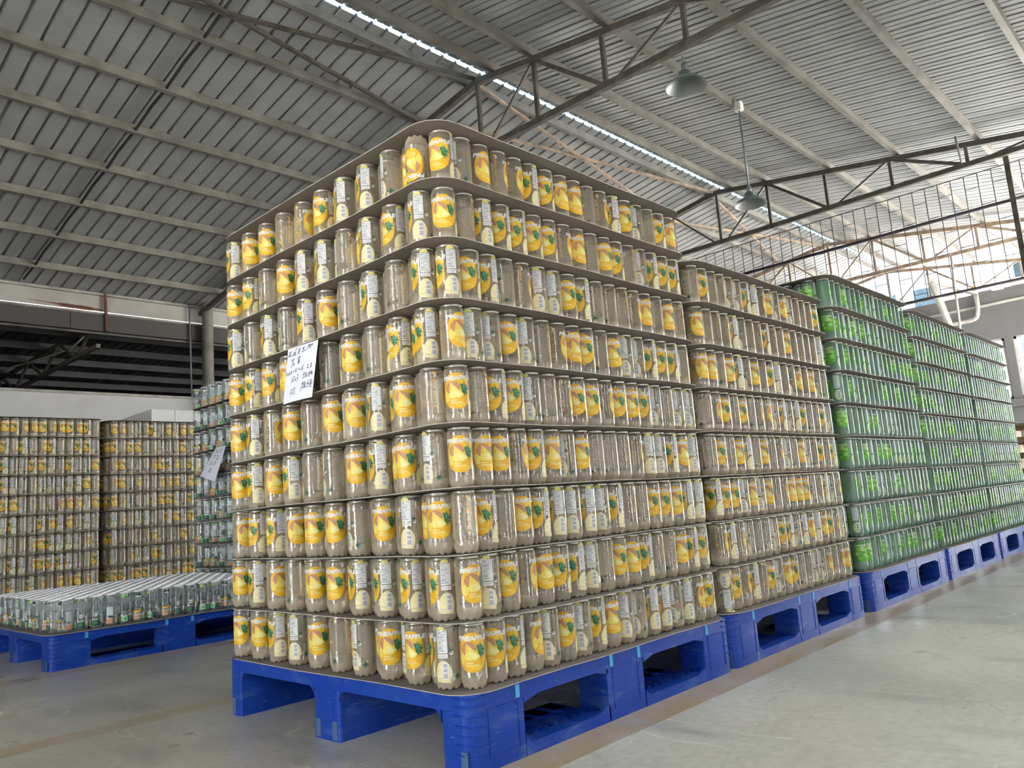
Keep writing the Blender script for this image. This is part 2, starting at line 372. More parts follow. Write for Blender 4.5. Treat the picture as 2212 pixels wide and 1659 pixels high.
# purlins
YP_L = [3.64, 4.35, 5.09, 5.79, 6.52, 7.27, 8.05, 8.85]
YP_R = [3.28, 2.80, 1.97, 1.17, .35, -.42, -1.2, -2.0]
PUR = []
for y in YP_L + YP_R:
    z = roof_z(y) - .045
    b = MB(); b.box(XB, XF + .35, y - .024, y + .024, z - .034, z + .045)
    nm = [k for k in (YP_L if y in YP_L else YP_R)].index(y) + 1
    side = 'the dim note side' if y in YP_L else 'the aisle side'
    PUR.append(tag(b.build('roof_purlin', M['purlin']), f'grey steel roof purlin, {ORD[nm]} down from ridge on {side}', 'purlin', 'roof purlins'))

# trusses
def truss(x, label, mat, lamp_y=None):
    t = thing('roof_truss', label, 'truss', (x, YR, 3.93), 'steel roof trusses')
    zb = 0.0; W = .05
    def top(y): return Vector((0, y - YR, roof_z(y) - .115 - 3.93))
    def bot(y): return Vector((0, y - YR, zb))
    for s_, ye in ((1, YL), (-1, YRT)):
        b = MB(); b.bar(top(YR), top(ye), .05, .06); b.build('top_chord', mat, t)
    b = MB(); b.bar(bot(YL - .1), bot(YRT + .1), .05, .055); b.build('bottom_chord', mat, t)
    R = [3.5, 2.78, 2.03, 1.27, .48, -.32, -1.1, -1.9]; Lf = [3.5, 4.22, 4.97, 5.73, 6.52, 7.32, 8.1, 8.9]
    for i, y in enumerate(R + Lf[1:]):
        b = MB(); b.bar(bot(y), top(y), .034, .034); b.build('web_post', mat, t)
    for S_ in (R, Lf):
        for i in range(0, 7):
            b = MB()
            if i % 2 == 0: b.bar(bot(S_[i] + (-.08 if S_ is R else .08)), top(S_[i + 1]), .022, .022)
            else: b.bar(top(S_[i]), bot(S_[i + 1]), .036, .036)
            b.build('web_diagonal', mat, t)
    return t
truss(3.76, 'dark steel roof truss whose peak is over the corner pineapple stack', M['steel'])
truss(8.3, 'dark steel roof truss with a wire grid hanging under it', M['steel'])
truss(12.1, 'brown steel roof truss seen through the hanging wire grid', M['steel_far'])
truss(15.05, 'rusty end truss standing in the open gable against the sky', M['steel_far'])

# long slope braces
def brace(p, q, label, wd=.03):
    b = MB(); f = lambda a: (a[0], a[1], roof_z(a[1]) - .10)
    b.bar(f(p), f(q), wd); tag(b.build('roof_brace', M['steel'] if p[0] < 3 else M['steel_far']), label, 'brace', 'diagonal roof braces')
brace((-.6, 3.62), (3.75, 4.30), 'thin steel brace running to the first truss below its peak')
brace((-.6, 4.35), (3.72, 3.50), 'thin steel brace crossing another and meeting the first truss peak')
brace((3.8, 3.55), (8.25, 4.29), 'thin brace from the first truss peak out to the grid truss')
brace((3.8, 4.18), (8.25, 3.53), 'thin brace sloping up to the peak of the grid truss')
brace((8.35, 3.60), (12.05, 4.35), 'thin brace from the grid truss peak towards the brown truss')
brace((8.35, 4.35), (12.05, 3.60), 'thin brace rising to the peak of the brown truss')

# cable along the slope
b = MB(); pts = [(1.45, y, roof_z(y) - .035 - (.02 if i % 2 else 0)) for i, y in enumerate([3.7, 4.35, 4.7, 5.1, 5.4, 5.79, 6.2, 6.52, 6.9, 7.27, 7.7, 8.05, 8.5, 8.85, 9.3])]
b.tube(pts, .015, 6); tag(b.build('power_cable', M['cable']), 'black cable clipped down the dim roof slope across the purlins', 'cable')

# ------------------------------------------------------------------ low white wall side (y = YL)
b = MB(); b.box(XB, XF, YL, YL + .15, 0, 2.42); wl = struct(b.build('wall_left', M['wall']))
b = MB(); b.box(XB, XF, YL - .02, YL + .17, 2.42, 2.455); b.build('wall_cap', M['rail'], wl)
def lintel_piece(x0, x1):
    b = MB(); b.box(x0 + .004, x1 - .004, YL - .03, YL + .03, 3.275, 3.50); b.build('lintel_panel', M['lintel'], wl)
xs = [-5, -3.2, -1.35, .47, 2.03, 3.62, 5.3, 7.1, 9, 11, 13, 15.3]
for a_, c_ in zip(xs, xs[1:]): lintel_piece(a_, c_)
b = MB(); b.box(XB, XF, YL - .005, YL + .05, 3.545, 3.79); b.build('fascia_board', M['fascia'], wl)
b = MB(); b.tube([(XB, YL - .01, 3.522), (XF, YL - .01, 3.522)], .022); b.build('gutter_pipe', M['rail'], wl)
b = MB(); b.box(XB, XF, YL - .05, YL + .02, 3.76, 3.792); b.build('eave_rail', M['rail'], wl)
b = MB(); b.box(XB, XF, YL - .015, YL + .015, 3.235, 3.262); b.build('opening_rail', M['steel'], wl)
b = MB(); b.bar((2.47, YL - .05, 3.27), (2.44, YL - .05, 3.80), .03); b.build('rusty_hanger', M['rust'], wl)
random.seed(3)
b = MB()      # a run of rust with its own ragged outline
up = []; dn = []
for i in range(25):
    x = 1.55 + i * .037; hgt = .005 + .03 * max(0, math.sin((i - 6) / 18 * PI)) * random.uniform(.5, 1.2)
    up.append((x, 3.60 - .0012 * i + hgt * .6)); dn.append((x, 3.60 - .0012 * i - hgt))
for i in range(24): b.add([(dn[i][0], YL - .008, dn[i][1]), (dn[i + 1][0], YL - .008, dn[i + 1][1]), (up[i + 1][0], YL - .008, up[i + 1][1]), (up[i][0], YL - .008, up[i][1])], [(0, 1, 2, 3)])
b.build('rust_streak', M['rust'], wl)
random.seed(7)
# columns under the trusses
for x in (3.76, 8.3, 12.1):
    b = MB(); b.lathe([(.09, 0), (.075, 3.93)], 20, c=(x + .05, YL - .14, 0))
    b.box(x - .04, x + .14, YL - .23, YL - .05, 3.93, 3.955)
    tag(b.build('round_column', M['purlin']), f'round grey steel column at the low white wall under the {dict([(3.76, "first"), (8.3, "grid"), (12.1, "brown")])[x]} truss', 'column', 'wall columns')
b = MB(); b.tube([(3.60, YL - .06, 2.45), (3.58, YL - .06, 3.80)], .012); tag(b.build('down_pipe', M['purlin']), 'thin pale pipe running down beside the round column', 'pipe')

# neighbouring dark shed seen through the opening
sh = bpy.data.objects.new('ceiling_neighbour_shed', None); COL.objects.link(sh); sh.location = (0, 9.66, 3.70); struct(sh)
def shed_sheet():
    vs = []; prof = []
    for k in range(5): prof += [(k * .16, 0), (k * .16 + .01, .02), (k * .16 + .03, .02), (k * .16 + .04, 0)]
    prof.append((.8, 0))
    for x, h in prof: vs += [(x, 0, h), (x, 9.2, h)]
    b = MB(); b.add(vs, [(2 * i, 2 * i + 1, 2 * i + 3, 2 * i + 2) for i in range(len(prof) - 1)]); return b.mesh('shed_roof_sheet', [M['dark']])
me = shed_sheet()
for i in range(20): link('shed_roof_sheet', me, sh, (XB + i * .8, 0, 0))
for y in (.5, 1.6, 2.7, 3.8, 4.9, 6, 7.1, 8.2):
    b = MB(); b.box(XB, 11, y - .03, y + .03, -.12, -.01); b.build('shed_purlin', M['dark'], sh)
for o_ in ((11, 11.15, .0, 9.3, -3.8, .02), (XB, 11.15, 9.2, 9.35, -3.8, .02), (XB - .15, XB, .0, 9.3, -3.8, .02)):
    b = MB(); b.box(*o_); b.build('shed_wall', M['dark'], sh)
b = MB(); b.box(XB, 11, .0, 9.3, -3.8, -3.75); b.build('shed_floor', M['dark'], sh)
for za in (-.12, -.47):
    b = MB(); b.bar((2.6, .5, za), (2.6, 8.9, za), .055); b.build('shed_truss_chord', M['steel'], sh)
for i in range(10):
    b = MB(); b.bar((2.6, .6 + i * .8, -.47 if i % 2 else -.12), (2.6, 1.4 + i * .8, -.12 if i % 2 else -.47), .035); b.build('shed_truss_web', M['steel'], sh)
b = MB(); b.tube([(2.65, 10.9, 3.52), (2.62, 11.4, 3.42), (2.3, 12.6, 3.38), (1.95, 13.5, 3.34)], .012); b.box(1.89, 1.97, 13.44, 13.52, 3.2, 3.32)
tag(b.build('shed_conduit', M['pipe']), 'grey conduit ending in a small box in the dark neighbouring shed', 'conduit')

# ------------------------------------------------------------------ far wall (x = XF) with windows, open gable above
ZW = 3.84
wins = [(1.76, 3.1), (1.02, 1.62)]
ADDED_DOOR = (-2.3, .85, 3.4)  # doorway out of view, added so daylight brightens the aisle floor
b = MB()
ys = [YRT] + [v for w_ in sorted(wins) for v in w_] + [YL]
z0, z1 = 1.84, 2.97
b.box(XF, XF + .2, ADDED_DOOR[1], YL, 0, z0); b.box(XF, XF + .2, ADDED_DOOR[1], YL, z1, ZW)
b.box(XF, XF + .2, YRT, ADDED_DOOR[0], 0, ZW); b.box(XF, XF + .2, ADDED_DOOR[0], ADDED_DOOR[1], ADDED_DOOR[2], ZW)
prev = ADDED_DOOR[1]
for a_, c_ in sorted(wins): b.box(XF, XF + .2, prev, a_, z0, z1); prev = c_
b.box(XF, XF + .2, prev, YL, z0, z1)
wf = struct(b.build('wall_far', M['wall_far']))
b = MB()
random.seed(5)
yy = YRT
while yy < YL:   # crumbled top edge
    y2 = yy + random.uniform(.2, .7); b.box(XF - .01, XF + .21, yy, min(y2, YL), ZW, ZW + random.uniform(.02, .07)); yy = y2
b.build('crumbling_coping', M['wall_far'], wf)
b = MB(); b.box(XF - .10, XF, ADDED_DOOR[1] + .05, YL, z0 - .16, z0 - .02); b.build('window_ledge', M['wall_far'], wf)
for i, (a_, c_) in enumerate(wins):
    wn = bpy.data.objects.new(f'window_{i + 1}', None); COL.objects.link(wn); wn.location = (XF + .08, (a_ + c_) / 2, z0); struct(wn)
    hw = (c_ - a_) / 2; h = z1 - z0
    b = MB()
    for bx in ((-hw, -hw + .045, 0, h), (hw - .045, hw, 0, h), (-hw, hw, 0, .045), (-hw, hw, h - .045, h)): b.box(-.03, .03, bx[0], bx[1], bx[2], bx[3])
    b.build('window_frame', M['frame'], wn)
    b = MB(); b.box(-.004, .004, -hw + .04, hw - .04, .04, h - .04); b.build('window_pane', M['glass'], wn)
    b = MB(); b.bar((-.05, -hw, .30), (-.05, hw, .30), .014); b.build('window_bar', M['frame'], wn)
random.seed(7)
# pipework on the far wall
P_ = lambda y, z, x=XF - .12: (x, y, z)
b = MB(); b.tube([P_(2.66, 4.16, 14.7), P_(2.60, 3.8, 14.85), P_(2.50, 3.2, 14.95), P_(2.48, 1.0, 14.95), P_(2.48, 0.0, 14.95)], .066, 12); tag(b.build('vent_pipe', M['pipe']), 'thick grey vent pipe rising above the far wall into the open gable', 'pipe')
b = MB(); b.bar(P_(2.66, 4.18, 14.7), P_(2.03, 3.86, 15.15), .10, .07); tag(b.build('roof_flashing_beam', M['pipe']), 'pale sloping beam from the vent pipe top down to the far wall', 'beam')
b = MB(); pts = [P_(2.06, 3.84)] + [P_(2.06, 3.62)] + [P_(2.08 + .12 * (1 - math.cos(a_ * PI / 10)), 3.50 - .12 * math.sin(a_ * PI / 10)) for a_ in range(6)] + [P_(2.7, 3.36), P_(3.3, 3.34)]
b.tube(pts, .04, 10); tag(b.build('bent_drain_pipe', M['pipe']), 'grey drain pipe bending along the far wall under the sloping beam', 'pipe')
b = MB(); b.tube([P_(YRT + .1, 3.70, XF - .03), P_(2.0, 3.62, XF - .03), P_(4.4, 3.60, XF - .03)], .028, 8); tag(b.build('wall_conduit', M['pipe']), 'thin horizontal conduit along the far wall below its crumbled top', 'conduit')
b = MB(); b.tube([(12.1, 1.66, 3.95), (12.12, 1.74, 1.62)], .018, 8); tag(b.build('hanging_rod', M['pipe']), 'pale thin rod hanging from the brown truss beside the vent pipe', 'rod')

b = MB(); b.tube([(8.22, .545, roof_z(.545) - .02), (8.21, .52, 3.94)], .012, 8); tag(b.build('hanging_rod', M['pipe']), 'short pale rod between roof and bottom chord of the grid truss', 'rod')

# ------------------------------------------------------------------ other two sides, outside the picture: daylight openings
b = MB()
def wall_with_holes(b, x0, x1, y, th, zt, holes):
    prev = x0
    for a_, c_, h0, h1 in holes:
        b.box(prev, a_, y, y + th, 0, zt); b.box(a_, c_, y, y + th, 0, h0) if h0 > 0 else None; b.box(a_, c_, y, y + th, h1, zt); prev = c_
    b.box(prev, x1, y, y + th, 0, zt)
RH = [(-3.4, -2.6, 1.0, 2.8), (-.7, -.45, 0, 1.3), (1.0, 1.25, 0, 1.3), (2.7, 2.95, 0, 1.3), (7.6, 9.6, 0, 3.4), (9.9, 11.9, 0, 3.4), (12.3, 14.4, 0, 3.4)]  # the low slits are added to throw daylight on the aisle floor
wall_with_holes(b, XB, XF, YRT - .15, .15, 3.79, RH)
struct(b.build('wall_right', M['wall']))
b = MB()
BH = [(-.75, .75, 0, 3.3)]
prev = YRT
for a_, c_, h0, h1 in BH:
    b.box(XB - .15, XB, prev, a_, 0, 3.9); b.box(XB - .15, XB, a_, c_, h1, 3.9); prev = c_
b.box(XB - .15, XB, prev, YL, 0, 3.9)
b.prism([(YRT, 3.9), (YL, 3.9), (YL, roof_z(YL)), (YR, ZR), (YRT, roof_z(YRT))], 'x', XB - .15, XB)
struct(b.build('wall_back', M['wall']))
for a_, c_, h0, h1 in RH: portal(((a_ + c_) / 2, YRT - .16, (h0 + h1) / 2), (PI / 2, 0, PI), c_ - a_, h1 - h0)
for a_, c_, h0, h1 in BH: portal((XB - .16, (a_ + c_) / 2, (h0 + h1) / 2), (PI / 2, 0, PI / 2), c_ - a_, h1 - h0)
portal((XF + .45, 3.4, 4.3), (PI / 2, 0, -PI / 2), 12, .95)
portal((XF + .25, (ADDED_DOOR[0] + ADDED_DOOR[1]) / 2, 1.7), (PI / 2, 0, -PI / 2), 3.15, 3.4)
portal((XF + .25, 2.1, 2.4), (PI / 2, 0, -PI / 2), 2.1, 1.15)

# buildings outside the far gable
def apartment(x, y0, y1, h, label, nf, nw):
    t = thing('apartment_building', label, 'building', (x, (y0 + y1) / 2, -.12))
    b = MB(); b.box(0, 6, y0 - (y0 + y1) / 2, y1 - (y0 + y1) / 2, 0, h); b.build('facade', M['bld'], t)
    wd = (y1 - y0) / nw
    for f in range(nf):
        for k in range(nw):
            yc = -(y1 - y0) / 2 + (k + .5) * wd; zc = h * (f + .3) / nf
            b = MB(); b.box(-.06, .02, yc - wd * .32, yc + wd * .32, zc, zc + h / nf * .55); wn = b.build('window', M['frame'], t)
            b = MB(); b.box(-.08, -.05, yc - wd * .27, yc + wd * .27, zc + .1, zc + h / nf * .55 - .1); b.build('pane', M['bldwin'], wn)
apartment(48, 10.5, 21, 24, 'pale blue glazed apartment block beyond the open gable', 8, 5)
apartment(58, 4.5, 9, 30, 'slim pale glazed block behind the yard in the open gable', 10, 3)
t = thing('yard_shed', 'low reddish tiled shed outside the far wall windows', 'building', (26, 1.6, -.12))
b = MB(); b.box(0, 4, -2.2, 2.2, 0, 2.6); b.build('shed_body', M['bld'], t)
b = MB(); b.prism([(-2.5, 2.6), (2.5, 2.6), (0, 3.5)], 'x', -.3, 4.3); b.build('tiled_roof', M['brick'], t)

# ------------------------------------------------------------------ pendant lamps
def lamp(x, y, zrim, ztop, label, hook):
    t = thing('pendant_lamp', label, 'lamp', (x, y, zrim), 'enamel pendant lamps')
    b = MB(); b.lathe([(.155, 0), (.150, .012), (.115, .045), (.07, .075), (.05, .085), (.05, .12), (.035, .13), (0.001, .13)], 40); b.build('shade', M['lamp'], t)
    b = MB(); b.lathe([(.152, .003), (.112, .040), (.066, .070), (.046, .078), (.001, .08)], 40); b.build('shade_lining', M['lampin'], t)
    b = MB(); b.lathe([(.001, .128), (.018, .128), (.024, .15), (.024, .17), (.014, .20), (.001, .20)], 20); b.build('lamp_holder', M['lamp'], t)
    b = MB(); b.tube([(0, 0, .19), (0, 0, ztop - zrim)], .010, 8); b.build('stem', M['lamp'], t)
    if hook:
        b = MB(); b.box(-.035, .035, -.035, .035, ztop - zrim - .06, ztop - zrim + .03); b.build('junction_box', M['carton'], t)
lamp(3.86, 1.37, 3.66, 3.91, 'grey enamel pendant lamp close under the nearest truss', False)
lamp(5.908, 1.919, 3.375, roof_z(1.92) - .06, 'grey enamel pendant lamp on a long stem from a purlin box', True)

# ------------------------------------------------------------------ hanging wire grid
t = thing('wire_grid', 'dark wire grid with short rungs hanging below the second truss', 'grid', (8.45, .15, 3.86))
GZ = -1.28; yend = 4.6
rod = MB(); rod.tube([(0, 0, 0), (0, 0, GZ)], .0045, 5); rodme = rod.mesh('wire', [M['wire']])
k = 0; y = -1.2
rung = MB()
while y < yend:
    link('wire', rodme, t, (0, y, 0)); k += 1
    for q in range(3):
        z = -.16 - .42 * q - (.21 if k % 2 else 0)
        if z > GZ: rung.tube([(0, y, z), (0, y + .136, z)], .004, 5)
    y += .136
rg = rung.build('rung', M['wire'], t); rg['kind'] = 'stuff'
for z, r, nm in ((0, .006, 'top_wire'), (-.41, .02, 'cross_bar'), (GZ, .014, 'bottom_bar')):
    b = MB(); b.tube([(0, -1.2, z), (0, yend, z)], r, 6); b.build(nm, M['wire'], t)
b = MB(); b.bar((0, 0, .10), (0, 0, GZ), .05); b.build('post', M['steel'], t)

# ------------------------------------------------------------------ wooden pallets near the far wall
def wooden_pallet(z, lab):
    t = thing('wooden_pallet', lab, 'pallet', (7.0, -.75, z), 'stacked wooden pallets')
    bd = MB(); bd.box(0, .1, 0, 1.2, 0, .022); bme = bd.mesh('top_board', [M['wood']])
    for k in range(7): link('top_board', bme, t, (k * .18, 0, .118))
    for k in range(3): link('bottom_board', bme, t, (k * .54, 0, 0))
    st = MB(); st.box(0, 1.18, 0, .05, .022, .118); sme = st.mesh('stringer', [M['wood']])
    for k in range(3): link('stringer', sme, t, (0, k * .575, 0))
for i in range(7): wooden_pallet(i * .141, f'raw wooden pallet behind the green bottles, {ORD[i + 1]} up in its stack')

# ------------------------------------------------------------------ blue plastic pallets
LX, LY, PH = 1.19, 1.15, .1725
def rrect(x0, x1, y0, y1, r, n=6):
    pts = []
    for cx, cy_, a0 in ((x1 - r, y0 + r, -90), (x1 - r, y1 - r, 0), (x0 + r, y1 - r, 90), (x0 + r, y0 + r, 180)):
        for k in range(n + 1):
            a_ = math.radians(a0 + 90 * k / n); pts.append((cx + r * math.cos(a_), cy_ + r * math.sin(a_)))
    return pts
def leg_outline(x0, x1, y0, y1, fr):
    rs = [.034 if (fr and x1 == LX) else .004, .034 if (not fr and x1 == LX) else .012, .034 if (not fr and x0 == 0) else .012, .034 if (fr and x0 == 0) else .004]
    pts = []
    for (px, py, sx_, sy_, a0), r_ in zip(((x1, y0, -1, 1, -90), (x1, y1, -1, -1, 0), (x0, y1, 1, -1, 90), (x0, y0, 1, 1, 180)), rs):
        for k in range(7):
            a_ = math.radians(a0 + 15 * k); pts.append((px + sx_ * r_ + r_ * math.cos(a_), py + sy_ * r_ + r_ * math.sin(a_)))
    return pts
def pallet_body():
    b = MB()
    b.prism(rrect(0, LX, 0, LY, .035), 'z', .135, PH)
    # corner legs of the front and rear runner, rounded outside
    for y0, y1 in ((0, .10), (1.065, LY)):
        fr = y0 == 0
        for x0, x1 in ((0, .18), (1.02, LX)):
            b.prism(leg_outline(x0, x1, y0, y1, fr), 'z', 0, .1355)
        b.box(.51, .68, y0, y1, 0, .1355)
        for x0 in (.18, .685):
            f = lambda u, v: (x0 + u, v)
            b.prism([f(0, .125), f(.055, .1365), f(.27, .1365), f(.335, .127), f(.335, .1355), f(0, .1355)] if False else [f(0, .122), f(.055, .1350), f(0, .1352)], 'y', y0, y0 + .02)
            b.prism([f(.335, .122), f(.335, .1352), f(.285, .1350)], 'y', y0, y0 + .02)
            b.prism([f(0, 0), f(.335, 0), f(.335, .044), f(.285, .028), f(.02, .028), f(0, .044)], 'y', y0, y0 + .012 if fr else y1)
            # tray floor with drain slots
            ys_ = (y0 + .012, y0 + .045, y0 + .062, y1)
            b.box(x0, x0 + .335, ys_[0], ys_[1], .012, .028); b.box(x0, x0 + .335, ys_[2], ys_[3], .012, .028)
            for k in range(9): b.box(x0 + k * .0375 - (0 if k else 0), x0 + k * .0375 + .0215, ys_[1], ys_[2], .012, .028)
        # window sills run deeper as a second tray
        for x0 in (.18, .685):
            if not fr: continue
            yy = y1
            for k in range(5): b.box(x0 + k * .07, x0 + k * .07 + .045, yy, yy + .12, .012, .024)
            b.box(x0, x0 + .335, yy + .05, yy + .12, .012, .024)
    b.prism(rrect(0, LX, .52, .645, .01), 'z', 0, .1355)
    b.box(.1, LX - .1, 1.0651, 1.075, 0, .1354)
    # fillets under the deck at the legs
    for yc, s_ in ((.10, 1), (.52, -1), (.645, 1), (1.065, -1)):
        pts = [(yc, .1352)] + [(yc + s_ * .03 * (1 - math.sin(a_ * PI / 12)), .1352 - .03 * (1 - math.cos(a_ * PI / 12))) for a_ in range(7)]
        b.prism(pts, 'x', .002, LX - .002)
    # raised panel outlines on the long sides
    for x0, x1 in ((.058, .160), (.535, .655), (1.045, 1.145)):
        for q in ((x0, x1, .132, .134), (x0, x1, .028, .030), (x0, x0 + .002, .028, .134), (x1 - .002, x1, .028, .134)):
            b.box(q[0], q[1], -.0016, .001, q[2], q[3])
    # scuffed square and seam on the middle leg
    b.box(-.0012, .001, .545, .615, .062, .112)
    me = b.mesh('body', [M['blue']])
    me.polygons.foreach_set('use_smooth', [True] * len(me.polygons)); me.set_sharp_from_angle(angle=math.radians(35))
    return me
PB_ME = pallet_body()
def corner_rib_mesh(cx, cy_, a0):
    b = MB(); r = .0365
    for z in (.043, .064, .084, .105, .127, .148, .166):
        pts = []
        d0 = math.radians(a0); 
        st = Vector((cx + r * math.cos(d0), cy_ + r * math.sin(d0))); tdir = Vector((math.sin(d0), -math.cos(d0)))
        pts.append(st + tdir * .016)
        for k in range(7):
            a_ = math.radians(a0 + 90 * k / 6); pts.append(Vector((cx + r * math.cos(a_), cy_ + r * math.sin(a_))))
        a_ = math.radians(a0 + 90); pts.append(pts[-1] + Vector((-math.sin(a_), math.cos(a_))) * .016)
        vs = []
        c_ = Vector((cx, cy_))
        for p_ in pts:
            n_ = (p_ - c_).normalized()
            for dr, dz in ((-.003, -.004), (.0018, -.0012), (.0018, .0012), (-.003, .004)): vs.append((p_.x + n_.x * dr, p_.y + n_.y * dr, z + dz))
        m_ = len(pts)
        b.add(vs, [(i * 4 + j, (i + 1) * 4 + j, (i + 1) * 4 + j + 1, i * 4 + j + 1) for i in range(m_ - 1) for j in range(3)])
    return b.mesh('corner_ribs', [M['blue']])
RIB_ME = [corner_rib_mesh(.035, .035, 180), corner_rib_mesh(LX - .035, .035, 270)]
b = MB(); b.box(0, .014, -.0014, .001, .139, .169); TEAL_ME = b.mesh('anti_slip_strip', [M['teal']])
b = MB(); b.box(-.0012, .001, 0, .022, .004, .052); TEALG_ME = b.mesh('foot_strip', [M['tealg']])
b = MB(); b.box(-.0016, .001, 0, .05, .062, .112); LOGO_ME = b.mesh('worn_mark', [M['tealg']])
def pallet(x, y, label, h=PH):
    t = thing('plastic_pallet', label, 'pallet', (x, y, 0), 'blue plastic pallets')
    t.scale = (1, 1, h / PH)
    link('body', PB_ME, t)
    for me in RIB_ME: link('corner_ribs', me, t)
    for xx in (.153, .527, .658, 1.036): link('anti_slip_strip', TEAL_ME, t, (xx, 0, 0))
    for yy in (.012, .53, .61, 1.10): link('foot_strip', TEALG_ME, t, (0, yy, 0))
    return t
PX = [0.0, 1.203, 2.475, 3.68, 4.875]
pallet(PX[0], 0, 'blue plastic pallet under the tall corner stack of pineapple bottles')
pallet(PX[1], 0, 'blue plastic pallet under the second stack of pineapple bottles')
pallet(PX[2], 0, 'blue plastic pallet under the nearest stack of green bottles')
pallet(PX[3], 0, 'blue plastic pallet under the middle stack of green bottles')
pallet(PX[4], 0, 'blue plastic pallet under the farthest stack of green bottles')
HX, HY, HH = -.075, 2.735, .158
pallet(HX, HY, 'blue plastic pallet carrying a single layer of clear bottles', HH)
CX, CYS = 1.19, 2.93
pallet(CX, CYS, 'blue plastic pallet hidden under the tall stack of clear bottles')
AX, AY = -.02, 5.74
BX, BY = 1.225, 5.80
pallet(AX, AY, 'blue plastic pallet under the rear pineapple stack without cartons')
pallet(BX, BY, 'blue plastic pallet under the rear pineapple stack topped by cartons')

# ------------------------------------------------------------------ bottles
R0, H0 = .0315, .1512
def body_mesh(mat):
    b = MB()
    lobes = 9
    def rm(r, z, a):
        c = abs(math.cos(a * lobes / 2))          # 1 on a foot, 0 in a valley
        if z < .012:
            k = 1 - z / .012
            return r * (1 - .10 * k * (1 - c)), z + (.006 * k) * (1 - c) ** 1.2
        return r, z
    prof = [(.004, .010), (.013, .004), (.021, 0.0), (.0258, .0006), (.0278, .0045), (.0292, .009), (.0306, .015), (.0316, .021), (R0, .027), (R0, .0275), (.0317, .0282), (R0, .029),
            (R0, .060), (R0, .095), (R0, .134), (.0318, .138), (.0306, .142), (.0288, .1455)]
    b.lathe(prof, 45, rmod=rm)
    return b.mesh('body', [mat])
def rim_mesh(mat):
    b = MB(); b.lathe([(.0288, .1455), (.0283, .1476), (.0290, .1484), (.0300, .1490), (.0304, .1499), (.0300, .1507), (.0291, H0), (.0281, .1508), (.0275, .1499), (.0274, .1455)], 30)
    return b.mesh('rim', [mat])

class Decal:
    """flat print: 2-D shapes in (s, z) millimetres, wrapped on the bottle wall"""
    def __init__(d): d.vs = []; d.fs = []; d.mi = []; d.names = []
    def m(d, n):
        if n not in d.names: d.names.append(n)
        return d.names.index(n)
    def _emit(d, bm, col, lay):
        r = R0 * 1000 + .12 + .09 * lay
        lo = min((v.co.x for v in bm.verts), default=0); hi = max((v.co.x for v in bm.verts), default=0)
        step = 4.5; s = math.ceil(lo / step) * step
        while s < hi:
            bmesh.ops.bisect_plane(bm, geom=bm.verts[:] + bm.edges[:] + bm.faces[:], plane_co=(s, 0, 0), plane_no=(1, 0, 0), dist=1e-5); s += step
        bm.normal_update()
        for f in bm.faces:
            if f.normal.z < 0: f.normal_flip()
        bm.verts.index_update(); base = len(d.vs); mi = d.m(col)
        for v in bm.verts:
            th = v.co.x / (R0 * 1000)
            d.vs.append((r * math.sin(th) / 1000, -r * math.cos(th) / 1000, v.co.y / 1000))
        for f in bm.faces: d.fs.append([v.index + base for v in f.verts]); d.mi.append(mi)
        bm.free()
    def poly(d, pts, col, lay=0):
        bm = bmesh.new(); f = bm.faces.new([bm.verts.new((x, y, 0)) for x, y in pts]); bm.normal_update()
        bmesh.ops.triangulate(bm, faces=[f]); d._emit(bm, col, lay)
    def rect(d, x0, x1, z0, z1, col, lay=0): d.poly([(x0, z0), (x1, z0), (x1, z1), (x0, z1)], col, lay)
    def ell(d, cx, cz, rx, rz, col, lay=0, n=20, wob=0, a0=0, a1=360):
        pts = []
        full = a1 - a0 >= 360
        for k in range(n if full else n + 1):
            a = math.radians(a0 + (a1 - a0) * k / n); w_ = 1 + wob * math.sin(a * 9)
            pts.append((cx + rx * w_ * math.cos(a), cz + rz * w_ * math.sin(a)))
        d.poly(pts, col, lay)
    def text(d, s, cx, cz, width, height, col, lay, rot=0, shear=.0, bold=.012):
        cu = bpy.data.curves.new('t', 'FONT'); cu.body = s; cu.size = 1; cu.shear = shear; cu.offset = bold; cu.resolution_u = 2
        o = bpy.data.objects.new('t', cu); COL.objects.link(o)
        dg = bpy.context.evaluated_depsgraph_get(); me = bpy.data.meshes.new_from_object(o.evaluated_get(dg))
        bpy.data.objects.remove(o); bpy.data.curves.remove(cu)
        xs_ = [v.co.x for v in me.vertices]; ys_ = [v.co.y for v in me.vertices]
        x0, x1, y0, y1 = min(xs_), max(xs_), min(ys_), max(ys_)
        for v in me.vertices:
            u = ((v.co.x - x0) / (x1 - x0) - .5) * width; w_ = ((v.co.y - y0) / (y1 - y0) - .5) * height
            if rot == -90: u, w_ = w_, -u
            v.co = (cx + u, cz + w_, 0)
        bm = bmesh.new(); bm.from_mesh(me); bpy.data.meshes.remove(me)
        bmesh.ops.remove_doubles(bm, verts=bm.verts[:], dist=1e-4)
        d._emit(bm, col, lay)
    def leafburst(d, cx, cz, r, col, col2, lay, n=15, a0=-70, a1=170, wid=.16):
        rnd = random.Random(5)
        for k in range(n):
            a = math.radians(a0 + (a1 - a0) * (k + .5) / n); L_ = r * rnd.uniform(.75, 1.1); wd = r * wid
            px, pz = -math.sin(a), math.cos(a)
            d.poly([(cx - px * wd, cz - pz * wd), (cx + L_ * math.cos(a), cz + L_ * math.sin(a)), (cx + px * wd, cz + pz * wd)], col if k % 3 else col2, lay + (.25 if k % 2 else 0))
    def mesh(d, name):
        me = bpy.data.meshes.new(name); me.from_pydata(d.vs, [], d.fs)
        for n in d.names: me.materials.append(M['i_' + n])
        me.polygons.foreach_set('material_index', d.mi); me.update(); return me
DEG = R0 * 1000 * PI / 180
